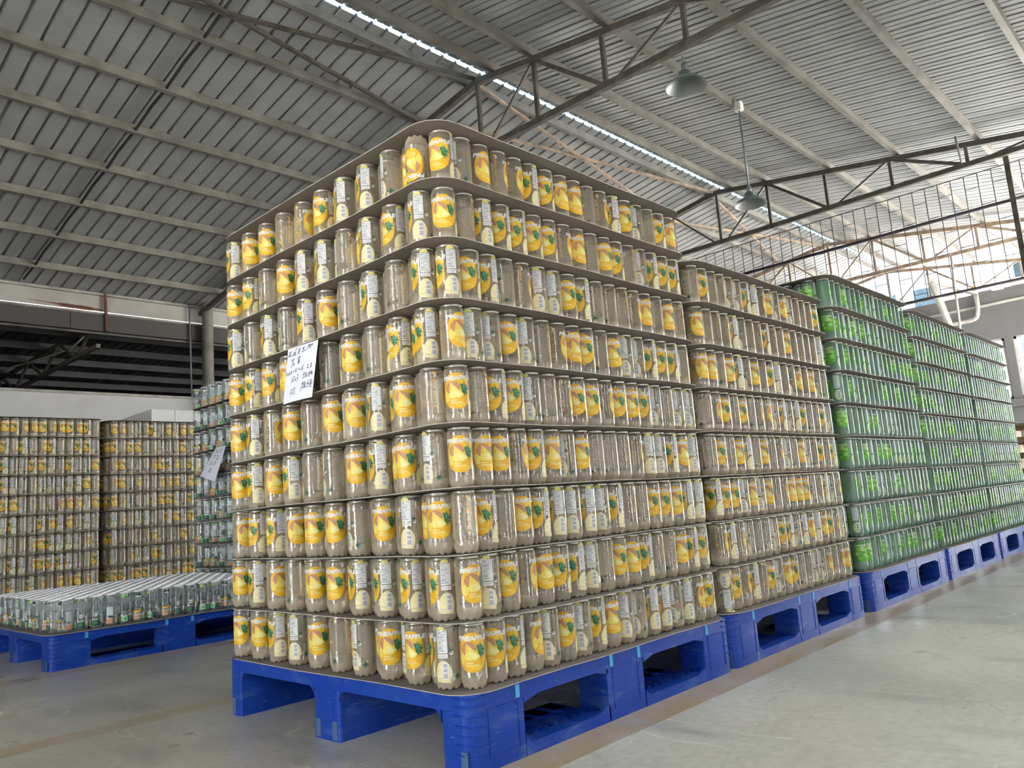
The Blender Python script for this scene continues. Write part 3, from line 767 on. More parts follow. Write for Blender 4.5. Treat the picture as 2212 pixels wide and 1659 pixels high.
def blob(cx, z0, z1, hw, sq=2.35, n=36):
    pts = []
    for k in range(n):
        a = 2 * PI * k / n; c, s_ = math.cos(a), math.sin(a)
        zc = (z0 + z1) / 2; hh = (z1 - z0) / 2
        pts.append((cx + hw * math.copysign(abs(c) ** (2 / sq), c) * (1 + .06 * s_ * -1), zc + hh * math.copysign(abs(s_) ** (2 / sq), s_)))
    return pts
def small_leaf(d, cx, cz, sc, col='leaf', lay=1):
    for a in (200, 240, 270, 300, 340, 20, 100):
        r_ = math.radians(a); L_ = sc * (1.0 if a not in (20, 100) else .8); px, pz = -math.sin(r_) * sc * .16, math.cos(r_) * sc * .16
        d.poly([(cx - px, cz - pz), (cx + L_ * math.cos(r_), cz + L_ * math.sin(r_)), (cx + px, cz + pz)], col, lay)
def fruit_print():
    d = Decal()
    d.poly(blob(0, 39, 130, 36.5), 'yellow', 0)
    d.ell(-14, 118, 9, 7, 'gold', .4); d.ell(22, 108, 12, 12, 'gold', .4); d.ell(-26, 72, 8, 14, 'slice', .4); d.ell(10, 50, 14, 6, 'gold', .4)
    # pineapple body, scales, crown
    d.ell(-9, 92, 19, 17, 'pink', 1, 20, .03)
    for i in range(-4, 5):
        for j in range(-4, 5):
            x = i * 4.6 + (j % 2) * 2.3; z = j * 4.0
            if (x / 17.5) ** 2 + (z / 15.5) ** 2 < 1: d.poly([(-9 + x - 1.6, 92 + z), (-9 + x, 92 + z - 1.4), (-9 + x + 1.6, 92 + z), (-9 + x, 92 + z + 1.4)], 'pinkl', 1.6)
    d.leafburst(17, 88, 21, 'leaf', 'leafl', 2.2, 19, -100, 125, .15)
    d.leafburst(19, 89, 14, 'leafl', 'leaf', 2.9, 9, -60, 100, .2)
    # cut wedges
    d.poly([(-14, 105), (17, 78), (20, 74), (8, 66), (-4, 66), (-16, 73)], 'slice', 3.4)
    d.poly([(-14, 105), (-19, 74), (-10, 84), (-8, 100)], 'gold', 3.6)
    d.poly([(-23, 75), (-8, 90), (-3, 78), (-4, 66), (-14, 66)], 'slice', 3.8)
    d.poly([(-5, 86), (3, 84), (15, 75), (6, 68), (-3, 70)], 'slicel', 4.0)
    d.text('PINEAPPLE', 1.5, 117, 80, 11.5, 'white', 5, shear=.12, bold=.055)
    for z, a_, c_, h in ((60, -17, 2, 2.2), (55.5, -18, 14, 1.6), (52.6, -18, 16, 1.0)):
        d.rect(a_, c_, z, z + h, 'slicel', 1)
    return d.mesh('fruit_print')
def back_print():
    d = Decal(); rnd = random.Random(2)
    nx = 102 * DEG      # nutrition panel
    d.ell(nx - 2, 137, 11, 10, 'lemond', 0, 14, 0, 0, 180)
    d.rect(nx - 13, nx + 13, 85.5, 137, 'white', .5); d.rect(nx - 13, nx + 13, 74, 83.5, 'white', .5)
    z = 134
    while z > 76:
        if not 82 < z < 88: d.rect(nx - 11.5, nx - 11.5 + rnd.uniform(9, 22), z, z + (1.5 if rnd.random() < .2 else .8), 'grey', 1.2)
        z -= 2.6
    bx = 104 * DEG      # pale fruit slice with the bar code
    pts = [(bx - 20, 20), (bx + 16, 17)] + [(bx + (20.5 + .7 * (k % 2)) * math.cos(math.radians(a)) - 1, 40 + 28 * math.sin(math.radians(a))) for k, a in enumerate(range(-35, 191, 15))]
    d.poly(pts, 'lemon', 0)
    d.ell(bx - 9, 52, 5, 5, 'slicel', .3); d.ell(bx - 10, 34, 4, 4, 'slicel', .3)
    d.rect(bx - 3, bx + 12, 25, 63, 'white', .8)
    z = 60.5
    while z > 29:
        if not (51 < z < 53.5 or 39 < z < 42.5): d.rect(bx - 1, bx + 9.5, z - .9, z, 'grey', 1.6)
        z -= rnd.uniform(1.3, 1.7)
    small_leaf(d, 138 * DEG, 92, 8); d.ell(141 * DEG, 85, 4.5, 5, 'white', .6, 14); d.ell(140 * DEG, 86.5, 3.2, 3.6, 'line', 1.0, 12)
    small_leaf(d, 165 * DEG, 33, 13); small_leaf(d, 160 * DEG, 138, 6)
    z = 126
    while z > 50:
        d.rect(183 * DEG, 183 * DEG + rnd.uniform(15, 24), z, z + .7, 'line', .5); z -= 2.7
    ox = 250 * DEG
    d.text('PINE APPLE', ox, 88, 82, 6.2, 'orange', 1, rot=-90, bold=.0)
    d.rect(ox - 8, ox - 7.3, 60, 112, 'lemon', .5)
    d.ell(ox, 136, 4, 3.2, 'orange', .5, 12); d.ell(ox + 4, 131, 2.4, 5, 'white', .5, 12)
    return d.mesh('back_print')
def green_print():
    d = Decal(); rnd = random.Random(9)
    d.poly(blob(0, 42, 130, 35), 'lime', 0)
    for cx, cz, r_, c in ((-14, 100, 11, 'limel'), (4, 102, 12, 'limep'), (18, 96, 10, 'limel'), (-20, 80, 10, 'limep'), (-3, 80, 10, 'lime'), (16, 74, 11, 'limel'), (-12, 62, 9, 'limel'), (6, 56, 9, 'lime')):
        d.ell(cx, cz, r_, r_ * .95, c, .6 + rnd.random() * .5, 14)
        d.ell(cx - r_ * .3, cz + r_ * .3, r_ * .3, r_ * .25, 'limep', 1.6, 8)
    for cx, cz in ((1, 90), (-10, 72), (14, 86)): d.ell(cx, cz, 3, 2.4, 'limed', 1.3, 8)
    for k in range(6): d.rect(-26 + k * 9, -20 + k * 9, 113, 122, 'white', 2)
    nx = 102 * DEG
    d.rect(nx - 13, nx + 13, 85, 140, 'panelg', .5); d.rect(nx - 13, nx + 13, 77, 83, 'panelg', .5)
    z = 137
    while z > 88: d.rect(nx - 11, nx - 11 + rnd.uniform(9, 21), z, z + .9, 'grey', 1.2); z -= 3.4
    d.ell(nx, 44, 17, 24, 'limep', 0, 18); d.rect(nx - 2, nx + 13, 27, 66, 'panelg', .8)
    for z in (58, 47, 36): d.rect(nx, nx + 10, z - 5, z + 2, 'grey', 1.5)
    small_leaf(d, 165 * DEG, 33, 10, 'limed'); d.ell(160 * DEG, 138, 7, 6, 'limed', .5, 10)
    z = 120
    while z > 50: d.rect(185 * DEG, 185 * DEG + rnd.uniform(15, 24), z, z + .9, 'limed', .5); z -= 3.6
    d.rect(248 * DEG, 254 * DEG, 50, 128, 'lime', .5)
    return d.mesh('fruit_print')
def clear_print():
    d = Decal(); rnd = random.Random(4)
    d.poly([(-26, 12), (8, 12), (10, 40), (-26, 38)], 'peach', 0)
    for i in range(6):
        for j in range(4): d.ell(-22 + i * 5.6 + (j % 2) * 2, 16 + j * 6, 1.7, 1.5, 'pink' if (i + j) % 2 else 'pinkl', .6, 7)
    d.poly([(-26, 38), (10, 40), (14, 37), (-26, 35.5)], 'white', 1)
    d.poly([(-24, 44), (4, 46), (2, 56), (-22, 54)], 'gold', .4); d.poly([(4, 44), (18, 58), (2, 60)], 'yellow', .7); d.ell(20, 66, 5, 7, 'leaf', .8, 10); d.ell(26, 58, 7, 5, 'leafl', .8, 10)
    d.poly([(14, 37), (24, 33), (34, 14), (32, 12), (22, 30)], 'white', 1); d.poly([(14, 12), (30, 12), (24, 28), (14, 30)], 'leafl', .3); d.rect(14, 28, 18, 21, 'lemon', 1.2)
    d.ell(-8, 135, 7, 7, 'black', .5, 14); d.ell(8, 135, 7, 7, 'black', .5, 14); d.ell(0, 124, 11, 3, 'white', .6, 12); d.ell(-9, 138, 2, 1.5, 'white', 1, 7); d.ell(7, 138, 2, 1.5, 'white', 1, 7)
    x = 95 * DEG
    d.rect(x - 15, x + 15, 50, 90, 'panelg', .4); d.poly([(x - 16, 12), (x + 14, 12), (x + 16, 36), (x - 16, 40)], 'peach', 0); d.poly([(x - 16, 40), (x + 16, 36), (x + 16, 33), (x - 16, 37)], 'white', .6)
    for k in range(9): d.rect(x - 12, x - 12 + rnd.uniform(10, 24), 54 + k * 4, 55 + k * 4, 'grey', 1)
    x = 165 * DEG
    d.poly([(x - 16, 12), (x + 16, 12), (x + 14, 40), (x - 14, 34)], 'mint', 0); d.poly([(x - 14, 34), (x + 14, 40), (x + 14, 43), (x - 14, 37)], 'white', .6); d.ell(x + 4, 24, 6, 5, 'leafl', .6, 10)
    d.ell(x - 4, 134, 8, 8, 'limel', .4, 12, .12); d.ell(x + 8, 130, 4, 5, 'lime', .5, 9)
    x = 235 * DEG
    d.rect(x - 14, x + 14, 12, 36, 'leaf', 0); d.ell(x, 26, 8, 8, 'leafl', .5, 10); d.rect(x - 6, x + 6, 55, 72, 'white', .3); d.rect(x - 4, x + 4, 57, 70, 'panelg', .6); d.rect(x - 3, x + 1, 60, 67, 'grey', 1)
    d.poly([(x - 18, 44), (x + 12, 38), (x + 12, 40), (x - 18, 46)], 'white', .8)
    return d.mesh('wrap_print')

BODY = {k: body_mesh(M[m_]) for k, m_ in (('p', 'pet'), ('g', 'petg'), ('c', 'petc'))}
RIM = rim_mesh(M['rimM']); RIMW = rim_mesh(M['rimW'])
FP, BP, GP, CP = fruit_print(), back_print(), green_print(), clear_print()
PARTS = {'p': [('body', BODY['p']), ('rim', RIM), ('fruit_print', FP), ('back_print', BP)],
         'g': [('body', BODY['g']), ('rim', RIM), ('fruit_print', GP)],
         'c': [('body', BODY['c']), ('rim', RIMW), ('wrap_print', CP)]}
def joined(kind):
    vs, fs, mi, sm, mats = [], [], [], [], []
    for nm, me in PARTS[kind]:
        b0 = len(vs); vs += [tuple(v.co) for v in me.vertices]
        idx = []
        for mm in me.materials:
            if mm not in mats: mats.append(mm)
            idx.append(mats.index(mm))
        for p_ in me.polygons: fs.append([i + b0 for i in p_.vertices]); mi.append(idx[p_.material_index]); sm.append(p_.use_smooth)
    me = bpy.data.meshes.new('bottle'); me.from_pydata(vs, [], fs)
    for mm in mats: me.materials.append(mm)
    me.polygons.foreach_set('material_index', mi); me.polygons.foreach_set('use_smooth', sm); me.update(); return me
JOIN = {k: joined(k) for k in 'pgc'}

def orient(x, y, th, flip=False):
    """euler that turns label angle th (degrees) of a bottle at x, y to the camera"""
    pc = math.atan2(CAM.y - y, CAM.x - x)
    if flip: return (PI, 0, pc - PI / 2 + math.radians(th))
    return (0, 0, pc + PI / 2 - math.radians(th))
STUFF = {'p': [], 'g': [], 'c': []}      # (x, y, z, euler)
PROTO = {}
def bottle(kind, name, x, y, z, eul, label, cat, group, split=True):
    if eul[0]: z += H0
    if split:
        if kind not in PROTO:
            r = thing(name, label, cat, (x, y, z), group); r.rotation_euler = eul
            PROTO[kind] = (r, [link(n_, me, r) for n_, me in PARTS[kind]]); return r
        src, kids = PROTO[kind]
        r = src.copy(); COL.objects.link(r)
        for c_ in kids:
            q = c_.copy(); COL.objects.link(q); q.parent = r
        r.name = name
    else:
        r = link(name, JOIN[kind]); tag(r, label, cat, group)
    r.location = (x, y, z); r.rotation_euler = eul; r['label'] = label; r['group'] = group
    return r
def stuff(kind, x, y, z, eul):
    STUFF[kind].append((x, y, z + (H0 if eul[0] else 0), eul))

PITCH = .1564; DX = .0672; DY = .0561
NX, NY = 17, 20
def slots(seed):
    """one layer: rows along x, every other row shifted by half a bottle; row 0 is the aisle face"""
    rnd = random.Random(seed); out = {}
    for j in range(NY):
        x0 = .0755 if j % 2 == 0 else .0419
        for i in range(NX):
            out[(i, j)] = (x0 + i * DX + rnd.uniform(-.0013, .0013), .056 + j * DY + rnd.uniform(-.001, .001))
    return out
def look(th):
    th = (th + 180) % 360 - 180
    if -25 <= th <= 25: return 'fruit print forward'
    if 25 < th <= 60: return 'fruit print turned aside'
    if 60 < th <= 85: return 'fruit edge and panel'
    if 85 < th <= 135: return 'white panel forward'
    if th > 135 or th < -135: return 'clear side forward'
    if -135 <= th <= -85: return 'orange text forward'
    return 'fruit print just showing'

Lf = {1: [35, 10, 95, 130, 8, 205, 165, 5, 38, 125], 2: [15, 100, -30, 215, 5, 35, 100, 100, 80, 85], 3: [-30, 70, 75, -20, 15, 20, 180, 5, 125, 3],
      4: [20, 95, -15, 95, 210, 190, 5, 100, 25, 155], 5: [25, 110, 290, 0, 205, -5, -10, 115, -3, 240], 6: [25, 75, 50, 20, 190, 185, 5, 215, 70, 85],
      7: [105, 190, 115, 200, 95, -12, 210, 100, 220, 95], 8: [30, 65, 200, 15, 125, 120, 240, 120, 65, 110], 9: [105, 5, 10, 230, 300, 50, 125, 115, 175, -40]}
Rt = {1: [3, 10, 32, 288, 112, 6, 110, 32, -30, 95, 120, 65, 65, 115, 72, 275, 12], 2: [-35, 100, 8, 265, -30, 20, 45, 85, 180, 0, -20, 30, 190, 170, -30, 35, 15],
      3: [235, 30, 200, -5, 40, 75, 95, 70, 100, 38, 200, 180, 12, 12, -15, 55, 70], 4: [0, -35, -8, 262, 25, -32, 130, -15, 185, 190, 200, 240, 75, 90, 40, -45, 80],
      5: [3, 200, 35, 18, 115, 190, 245, 5, 0, 255, 8, -10, 20, 110, 200, 105, 95], 6: [-45, 110, 120, 8, 105, 190, 265, -40, 5, 180, -20, 100, 110, 38, 12, 30, 175],
      7: [85, 18, 45, 155, 240, 90, 95, -5, 40, 165, 180, 200, 245, -40, 190, -35, 210], 8: [3, 195, 68, 30, 28, 10, 8, 255, -45, 185, -25, 10, 190, 105, 40, 12, 25],
      9: [25, 140, -50, 250, 268, 45, 10, -45, -40, 150, 250, 60, -15, 105, 180, 15, 300]}

def pad(x, y, z, label, seed, cut=.09, ext=(-.012, LX + .008, -.012, LY + .008)):
    """cardboard interlayer sheet, rounded corners, its rim sagging a little"""
    rnd = random.Random(seed); pts = rrect(*ext, cut, 5)
    full = []
    for i, p_ in enumerate(pts):
        q = pts[(i + 1) % len(pts)]; dl = math.hypot(q[0] - p_[0], q[1] - p_[1]); k_ = max(1, int(dl / .12))
        for s_ in range(k_): full.append((p_[0] + (q[0] - p_[0]) * s_ / k_, p_[1] + (q[1] - p_[1]) * s_ / k_))
    cx, cy_ = LX / 2, LY / 2; b = MB(); vs = []; n_ = len(full); th = .0018
    ph = rnd.uniform(0, 6)
    for zz in (0, th):
        for x_, y_ in full: vs.append((x_, y_, zz + .0014 * math.sin(ph + 11 * x_ + 9 * y_) + .0014))
        for x_, y_ in full: vs.append((cx + (x_ - cx) * .94, cy_ + (y_ - cy_) * .94, zz))
    fs = []
    for i in range(n_):
        j = (i + 1) % n_
        fs += [(i, n_ + i, n_ + j, j), (2 * n_ + i, 2 * n_ + j, 3 * n_ + j, 3 * n_ + i), (i, j, 2 * n_ + j, 2 * n_ + i)]
    fs += [tuple(range(n_, 2 * n_))[::-1], tuple(range(3 * n_, 4 * n_))]
    b.add(vs, fs)
    b.mi = [1 if (f_ < 3 * n_ and f_ % 3 == 2) else 0 for f_ in range(len(fs))]
    o = b.build('cardboard_sheet', [M['card'], M['cardedge']], None, (x, y, z)); return tag(o, label, 'cardboard', 'cardboard sheets between bottle layers')
def padz(k, base=PH, pitch=PITCH): return base + k * pitch
def near(i, j, d=3): return i < d or j < d + 1 or i >= NX - 1

GRP = 'pineapple bottles on the open faces'
# --- corner stack, nine layers
for k in range(1, 10):
    z = padz(k - 1) + .0022
    S_ = slots(k); rnd = random.Random(100 + k)
    sx_, sy_ = rnd.uniform(-.002, .002), rnd.uniform(-.003, .003)
    for (i, j), (x, y) in S_.items():
        x += sx_; y += sy_
        if j == 0:
            th = Rt[k][i]
            bottle('p', 'pineapple_bottle', x, y, z, orient(x, y, th), f'pineapple bottle, {look(th)}, {ORD[k]} layer up, {ORD[i + 1]} from corner on aisle face', 'bottle', GRP)
        elif i == 0 and j % 2 == 1:
            q = (19 - j) // 2; th = Lf[k][q]; fl = (k == 9 and q == 9)
            bottle('p', 'pineapple_bottle', x, y, z, orient(x, y, th, fl), f'{"upturned " if fl else ""}pineapple bottle, {look(th)}, {ORD[k]} layer up, {ORD[10 - q]} from corner on note face', 'bottle', GRP)
        elif near(i, j): stuff('p', x, y, z, orient(x, y, rnd.uniform(0, 360)))
for k in range(10):
    pad(0, 0, padz(k), f'brown cardboard sheet {"on the pallet" if k == 0 else "over the " + ORD[k] + " layer"} of the corner pineapple stack', k)
# --- second pineapple stack, eight layers
for k in range(1, 9):
    z = padz(k - 1) + .0022; S_ = slots(40 + k); rnd = random.Random(140 + k)
    for (i, j), (x, y) in S_.items():
        x += PX[1]; th = rnd.choice([0, 8, -22, 32, -42, 50, 65, 95, 105, 115, 150, 175, 180, 195, 205, 250, 265, 290]); fl = (k == 1 and i == 0 and j == 0)
        if fl: th = 120
        if j == 0 and i < 7:
            bottle('p', 'pineapple_bottle', x, y, z, orient(x, y, th, fl), f'{"upturned " if fl else ""}pineapple bottle, {look(th)}, second stack, {ORD[k]} layer up, {ORD[i + 1]} along', 'bottle', GRP)
        elif near(i, j): stuff('p', x, y, z, orient(x, y, th))
for k in range(9):
    pad(PX[1], 0, padz(k), f'brown cardboard sheet {"on the pallet" if k == 0 else "over the " + ORD[k] + " layer"} of the second pineapple stack', 60 + k)
# --- rear pineapple stacks
for nm, ax, ay, sd in (('plain rear', AX, AY, 300), ('carton-topped rear', BX, BY, 400)):
    for k in range(1, 10):
        z = padz(k - 1) + .0022; S_ = slots(sd + k); rnd = random.Random(sd + 50 + k)
        for (i, j), (x, y) in S_.items():
            if near(i, j): stuff('p', x + ax, y + ay, z, orient(x + ax, y + ay, rnd.uniform(0, 360)))
    for k in range(10):
        pad(ax, ay, padz(k), f'brown cardboard sheet {"on the pallet" if k == 0 else "over the " + ORD[k] + " layer"} of the {nm} pineapple stack', sd + k)
# --- three green stacks
GG = 'green bottles on the aisle faces'
names = {2: 'nearest', 3: 'middle', 4: 'farthest'}
for s_ in (2, 3, 4):
    pt = PITCH if s_ == 2 else PITCH - .0024
    for k in range(1, 10):
        z = padz(k - 1, PH, pt) + .0022; S_ = slots(500 + 20 * s_ + k); rnd = random.Random(700 + 20 * s_ + k)
        for (i, j), (x, y) in S_.items():
            x += PX[s_]; th = rnd.choice([0, 5, 12, -20, 30, 35, 95, 105, 115, 180, 195, 205, 250, -35])
            if j == 0 and (s_ == 2 or (s_ == 3 and i < 16)):
                bottle('g', 'green_bottle', x, y, z, orient(x, y, th), f'clear bottle with lime green print, {names[s_]} green stack, {ORD[k]} layer up, {ORD[i + 1]} along', 'bottle', GG, s_ == 2)
            elif near(i, j): stuff('g', x, y, z, orient(x, y, th))
    for k in range(10):
        pad(PX[s_], 0, padz(k, PH, pt), f'dark cardboard sheet {"on the pallet" if k == 0 else "over the " + ORD[k] + " layer"} of the {names[s_]} green stack', 800 + 20 * s_ + k)
# --- single layer of clear bottles
CG = 'clear bottles with picnic print'
S_ = slots(901); rnd = random.Random(902); cnt = 0
for (i, j), (x, y) in S_.items():
    x = HX + .017 + x * .99; y = HY + .02 + y * .99; z = HH + .0022; th = rnd.choice([0, 5, -15, 20, 60, 95, 100, 165, 170, 200, 235, 240, 290])
    fl = (j == 0 and i == 14)
    if j < 6:
        lab = f'{"upturned " if fl else ""}clear printed bottle on single layer pallet, {ORD[j + 1]} row from aisle, {ORD[i + 1]} along'
        bottle('c', 'clear_bottle', x, y, z, orient(x, y, th, fl), lab, 'bottle', CG, j < 2)
    else: stuff('c', x, y, z, orient(x, y, th))
pad(HX, HY, HH, 'grey cardboard sheet under the single layer of clear bottles', 903)
# --- tall clear stack, seen end on
for k in range(1, 10):
    z = padz(k - 1) + .0022; S_ = slots(920 + k); rnd = random.Random(940 + k)
    for (i, j), (x, y) in S_.items():
        x += CX; y += CYS; th = rnd.choice([0, 5, -15, 20, 60, 95, 100, 165, 170, 200, 235, 240, 290])
        if i == 0 and j >= 8:
            bottle('c', 'clear_bottle', x, y, z, orient(x, y, th), f'clear printed bottle in tall clear stack, {ORD[k]} layer up, {ORD[j + 1]} back from aisle', 'bottle', CG, False)
        elif near(i, j): stuff('c', x, y, z, orient(x, y, th))
for k in range(9):
    pad(CX, CYS, padz(k), f'grey cardboard sheet {"on the pallet" if k == 0 else "over the " + ORD[k] + " layer"} of the tall clear stack', 960 + k)

# --- the uncountable rest: one object per kind, instanced on points
def scatter(name, kind, label):
    src = bpy.data.objects.new('bottle_source_' + kind, JOIN[kind])
    data = STUFF[kind]
    me = bpy.data.meshes.new(name); me.from_pydata([d[:3] for d in data], [], [])
    at = me.attributes.new('turn', 'FLOAT_VECTOR', 'POINT'); at.data.foreach_set('vector', [c for d in data for c in d[3]])
    o = link(name, me); o['kind'] = 'stuff'; o['label'] = label; o['category'] = 'bottles'
    g = bpy.data.node_groups.new(name, 'GeometryNodeTree')
    g.interface.new_socket('Geometry', in_out='INPUT', socket_type='NodeSocketGeometry'); g.interface.new_socket('Geometry', in_out='OUTPUT', socket_type='NodeSocketGeometry')
    N = g.nodes; L = g.links
    gi = N.new('NodeGroupInput'); go = N.new('NodeGroupOutput'); ip = N.new('GeometryNodeInstanceOnPoints'); oi = N.new('GeometryNodeObjectInfo'); na = N.new('GeometryNodeInputNamedAttribute'); er = N.new('FunctionNodeEulerToRotation')
    oi.inputs['Object'].default_value = src; na.data_type = 'FLOAT_VECTOR'; na.inputs['Name'].default_value = 'turn'
    L.new(gi.outputs[0], ip.inputs['Points']); L.new(oi.outputs['Geometry'], ip.inputs['Instance'])
    L.new(na.outputs['Attribute'], er.inputs[0]); L.new(er.outputs[0], ip.inputs['Rotation']); L.new(ip.outputs[0], go.inputs[0])
    md = o.modifiers.new('bottles', 'NODES'); md.node_group = g
    return o
scatter('pineapple_bottle_filling', 'p', 'mass of pineapple bottles filling the stacks behind their front rows')
scatter('green_bottle_filling', 'g', 'mass of green printed bottles filling the green stacks')
scatter('clear_bottle_filling', 'c', 'mass of clear bottles filling the tall stack and single layer')

# ------------------------------------------------------------------ cartons on the rear stack
zc = padz(9) + .003
for i, (x0, x1) in enumerate(((1.625, 1.835), (1.84, 2.05), (2.055, 2.265))):
    b = MB(); b.box(0, x1 - x0, 0, .82, 0, .118); o = b.build('carton', M['carton'], None, (x0, BY + .06, zc))
    tag(o, f'long white carton on the rear stack, {ORD[i + 1]} from its open edge', 'carton', 'white cartons on the rear stack')
    b = MB(); b.box(.09, .11, -.0008, .82, .1178, .1186); b.build('tape', M['paper'], o)

# ------------------------------------------------------------------ handwritten notes
def sheet_of_paper(P00, P10, P01, P11, name, label, strokes, wpen, curl=.004):
    """corners: top-near, top-far ... in world; strokes in (u, v) with u along the top and v down"""
    P00, P10, P01, P11 = map(Vector, (P00, P10, P01, P11)); n_ = ((P10 - P00).cross(P01 - P00)).normalized()
    if n_.dot(CAM - P00) < 0: n_ = -n_
    def at(u, v, off=0):
        p_ = P00.lerp(P10, u).lerp(P01.lerp(P11, u), v); return p_ + n_ * (curl * math.sin(PI * u) * v + off)
    nu, nv = 8, 8; b = MB()
    vs = [at(i / nu, j / nv) for j in range(nv + 1) for i in range(nu + 1)] + [at(i / nu, j / nv, -.0004) for j in range(nv + 1) for i in range(nu + 1)]
    k_ = (nu + 1) * (nv + 1); fs = []
    for j in range(nv):
        for i in range(nu):
            a_ = j * (nu + 1) + i; fs += [(a_, a_ + 1, a_ + nu + 2, a_ + nu + 1), (k_ + a_ + nu + 1, k_ + a_ + nu + 2, k_ + a_ + 1, k_ + a_)]
    b.add(vs, fs); o = tag(b.build(name, M['paper']), label, 'paper', 'handwritten notes')
    b = MB(); asp = (P01 - P00).length / (P10 - P00).length
    for st in strokes:
        for (u0, v0), (u1, v1) in zip(st, st[1:]):
            du, dv = u1 - u0, (v1 - v0) * asp; l_ = math.hypot(du, dv) or 1; pu, pv = -dv / l_ * wpen, du / l_ * wpen / asp
            b.add([at(u0 - pu, v0 - pv, .0006), at(u1 - pu, v1 - pv, .0006), at(u1 + pu, v1 + pv, .0006), at(u0 + pu, v0 + pv, .0006)], [(0, 1, 2, 3)])
    b.build('handwriting', M['pen'], o)
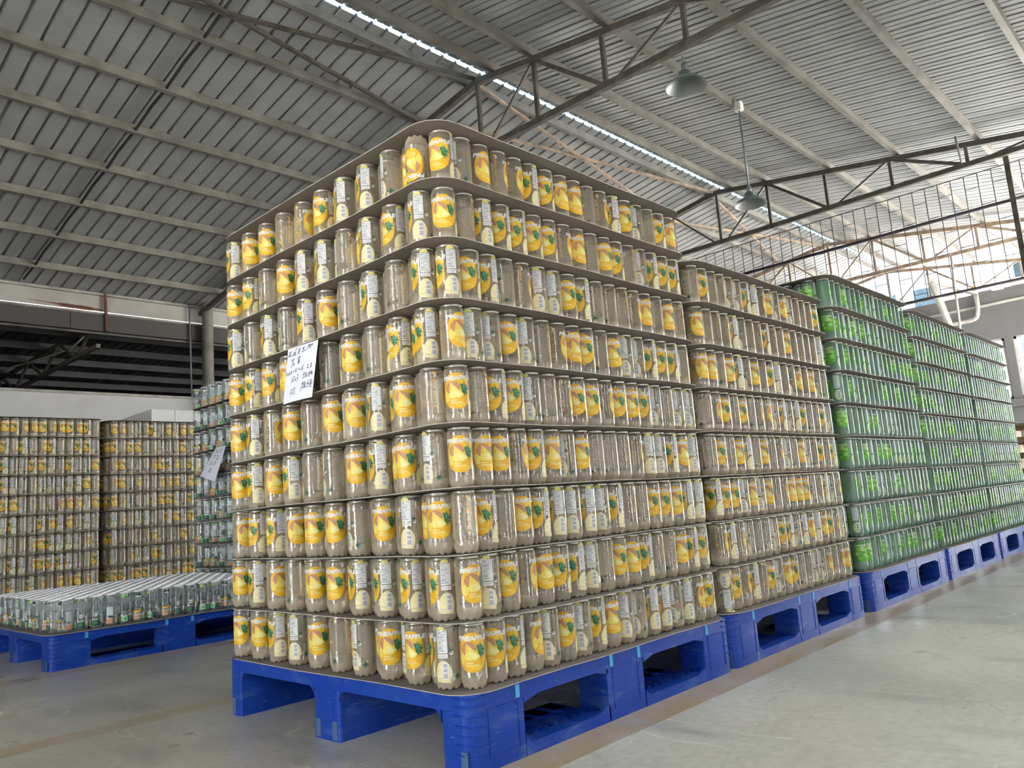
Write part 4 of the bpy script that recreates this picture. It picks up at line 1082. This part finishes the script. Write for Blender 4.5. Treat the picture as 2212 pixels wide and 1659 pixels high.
# strokes traced in the crop's own pixels, turned into the sheet's (u, v)
TL, U_, V_ = (318, 385), (605, -235), (-60, 1240)
det = U_[0] * V_[1] - U_[1] * V_[0]
def uv(p_):
    dx, dy = p_[0] - TL[0], p_[1] - TL[1]
    return ((dx * V_[1] - dy * V_[0]) / det, (U_[0] * dy - U_[1] * dx) / det)
ST = [[(345, 470), (402, 432)], [(362, 448), (368, 492)], [(385, 425), (382, 480)], [(335, 530), (392, 500)], [(362, 500), (352, 548)], [(352, 548), (392, 525)], [(338, 530), (308, 588)],
      [(480, 380), (518, 350)], [(500, 350), (478, 400)], [(448, 452), (498, 428)], [(470, 430), (436, 500), (402, 548)], [(452, 470), (448, 535)], [(452, 480), (492, 462), (486, 512)], [(440, 520), (490, 495)],
      [(545, 385), (585, 335)], [(540, 408), (580, 385)], [(535, 440), (570, 412)], [(560, 375), (545, 470)], [(528, 478), (572, 448)],
      [(622, 345), (668, 310)], [(640, 330), (634, 395)], [(660, 340), (640, 372)], [(628, 372), (662, 352)], [(605, 432), (690, 382)],
      [(738, 270), (765, 250)], [(752, 260), (712, 385)], [(735, 310), (775, 270), (828, 238)], [(775, 270), (755, 340)], [(790, 262), (780, 350)], [(800, 275), (826, 262)],
      [(400, 660), (468, 590)], [(425, 600), (440, 650)], [(450, 585), (452, 630)], [(425, 680), (432, 720)], [(445, 665), (470, 690), (440, 745)], [(455, 690), (475, 740)], [(440, 720), (396, 808)],
      [(530, 580), (602, 530)], [(548, 555), (556, 600)], [(580, 515), (575, 580)], [(545, 620), (585, 595)], [(540, 650), (590, 622)], [(562, 600), (560, 700)], [(538, 672), (580, 650), (560, 705)],
      [(292, 935), (312, 922), (318, 945), (292, 1005)], [(345, 935), (335, 960), (345, 972), (355, 945), (345, 935)], [(372, 910), (386, 902), (370, 955), (392, 945)], [(412, 870), (428, 862), (415, 895), (432, 905), (405, 940)],
      [(482, 830), (470, 893)], [(502, 815), (528, 808), (515, 850), (495, 872), (535, 858)],
      [(585, 790), (572, 815), (584, 828), (598, 805), (585, 790)], [(640, 745), (632, 790), (660, 782), (650, 825), (615, 832)], [(640, 745), (678, 715)],
      [(745, 705), (762, 700), (765, 720), (738, 775), (768, 762)], [(810, 670), (830, 662), (805, 715), (830, 725), (790, 780)],
      [(445, 985), (430, 1130)], [(480, 985), (500, 985), (470, 1060), (455, 1100), (490, 1075)], [(515, 1035), (505, 1060), (520, 1065), (528, 1040), (515, 1035)], [(550, 940), (572, 935), (548, 1010), (575, 1020), (540, 1090)],
      [(690, 870), (670, 940)], [(690, 895), (715, 880)], [(672, 940), (700, 925), (690, 995)], [(665, 1010), (705, 975)], [(715, 905), (752, 880)], [(725, 900), (735, 975)], [(720, 940), (748, 925)], [(718, 978), (752, 955)],
      [(775, 890), (815, 865)], [(800, 830), (790, 970)], [(790, 900), (760, 950)], [(815, 860), (850, 840)], [(830, 820), (835, 905)], [(815, 885), (850, 868)], [(825, 905), (852, 890)],
      [(685, 1075), (660, 1130), (640, 1305)], [(660, 1130), (700, 1105)], [(700, 1075), (730, 1100)], [(685, 1120), (680, 1240)], [(695, 1130), (725, 1115), (722, 1180)], [(690, 1160), (725, 1142)], [(675, 1215), (740, 1170)], [(700, 1190), (730, 1200)],
      [(790, 1030), (760, 1120)], [(775, 1090), (760, 1210)], [(775, 1120), (800, 1100), (800, 1160)], [(810, 1050), (850, 1010)], [(820, 1030), (820, 1130)], [(845, 1030), (848, 1110)], [(815, 1090), (850, 1070)], [(810, 1130), (852, 1110)], [(805, 1170), (852, 1160)],
      [(440, 1265), (418, 1415)], [(462, 1270), (480, 1265), (470, 1320), (452, 1370), (485, 1350)], [(492, 1240), (516, 1228), (510, 1290), (512, 1390)]]
sheet_of_paper((-.014, .699, 1.110), (-.014, .533, 1.108), (-.030, .709, .942), (-.030, .551, .942), 'paper_note', 'white handwritten sheet hanging on the corner pineapple stack', [[uv(p_) for p_ in s_] for s_ in ST], .0062)
ST2 = [[(.2, .12), (.3, .1), (.24, .2)], [(.4, .1), (.38, .2), (.5, .18)], [(.62, .08), (.6, .2)], [(.7, .1), (.82, .12), (.72, .2)], [(.3, .3), (.5, .28)], [(.4, .26), (.36, .4)], [(.55, .28), (.7, .3), (.6, .4), (.75, .38)], [(.3, .5), (.36, .48), (.3, .58), (.4, .56)], [(.5, .48), (.48, .58)], [(.6, .47), (.7, .48), (.62, .58)], [(.5, .72), (.62, .7)], [(.55, .66), (.5, .8), (.62, .78)]]
sheet_of_paper((1.165, 3.64, 1.118), (1.165, 3.50, 1.118), (1.08, 3.70, .935), (1.10, 3.53, .885), 'paper_note', 'tilted white note sticking out from the tall clear stack', ST2, .012, .012)
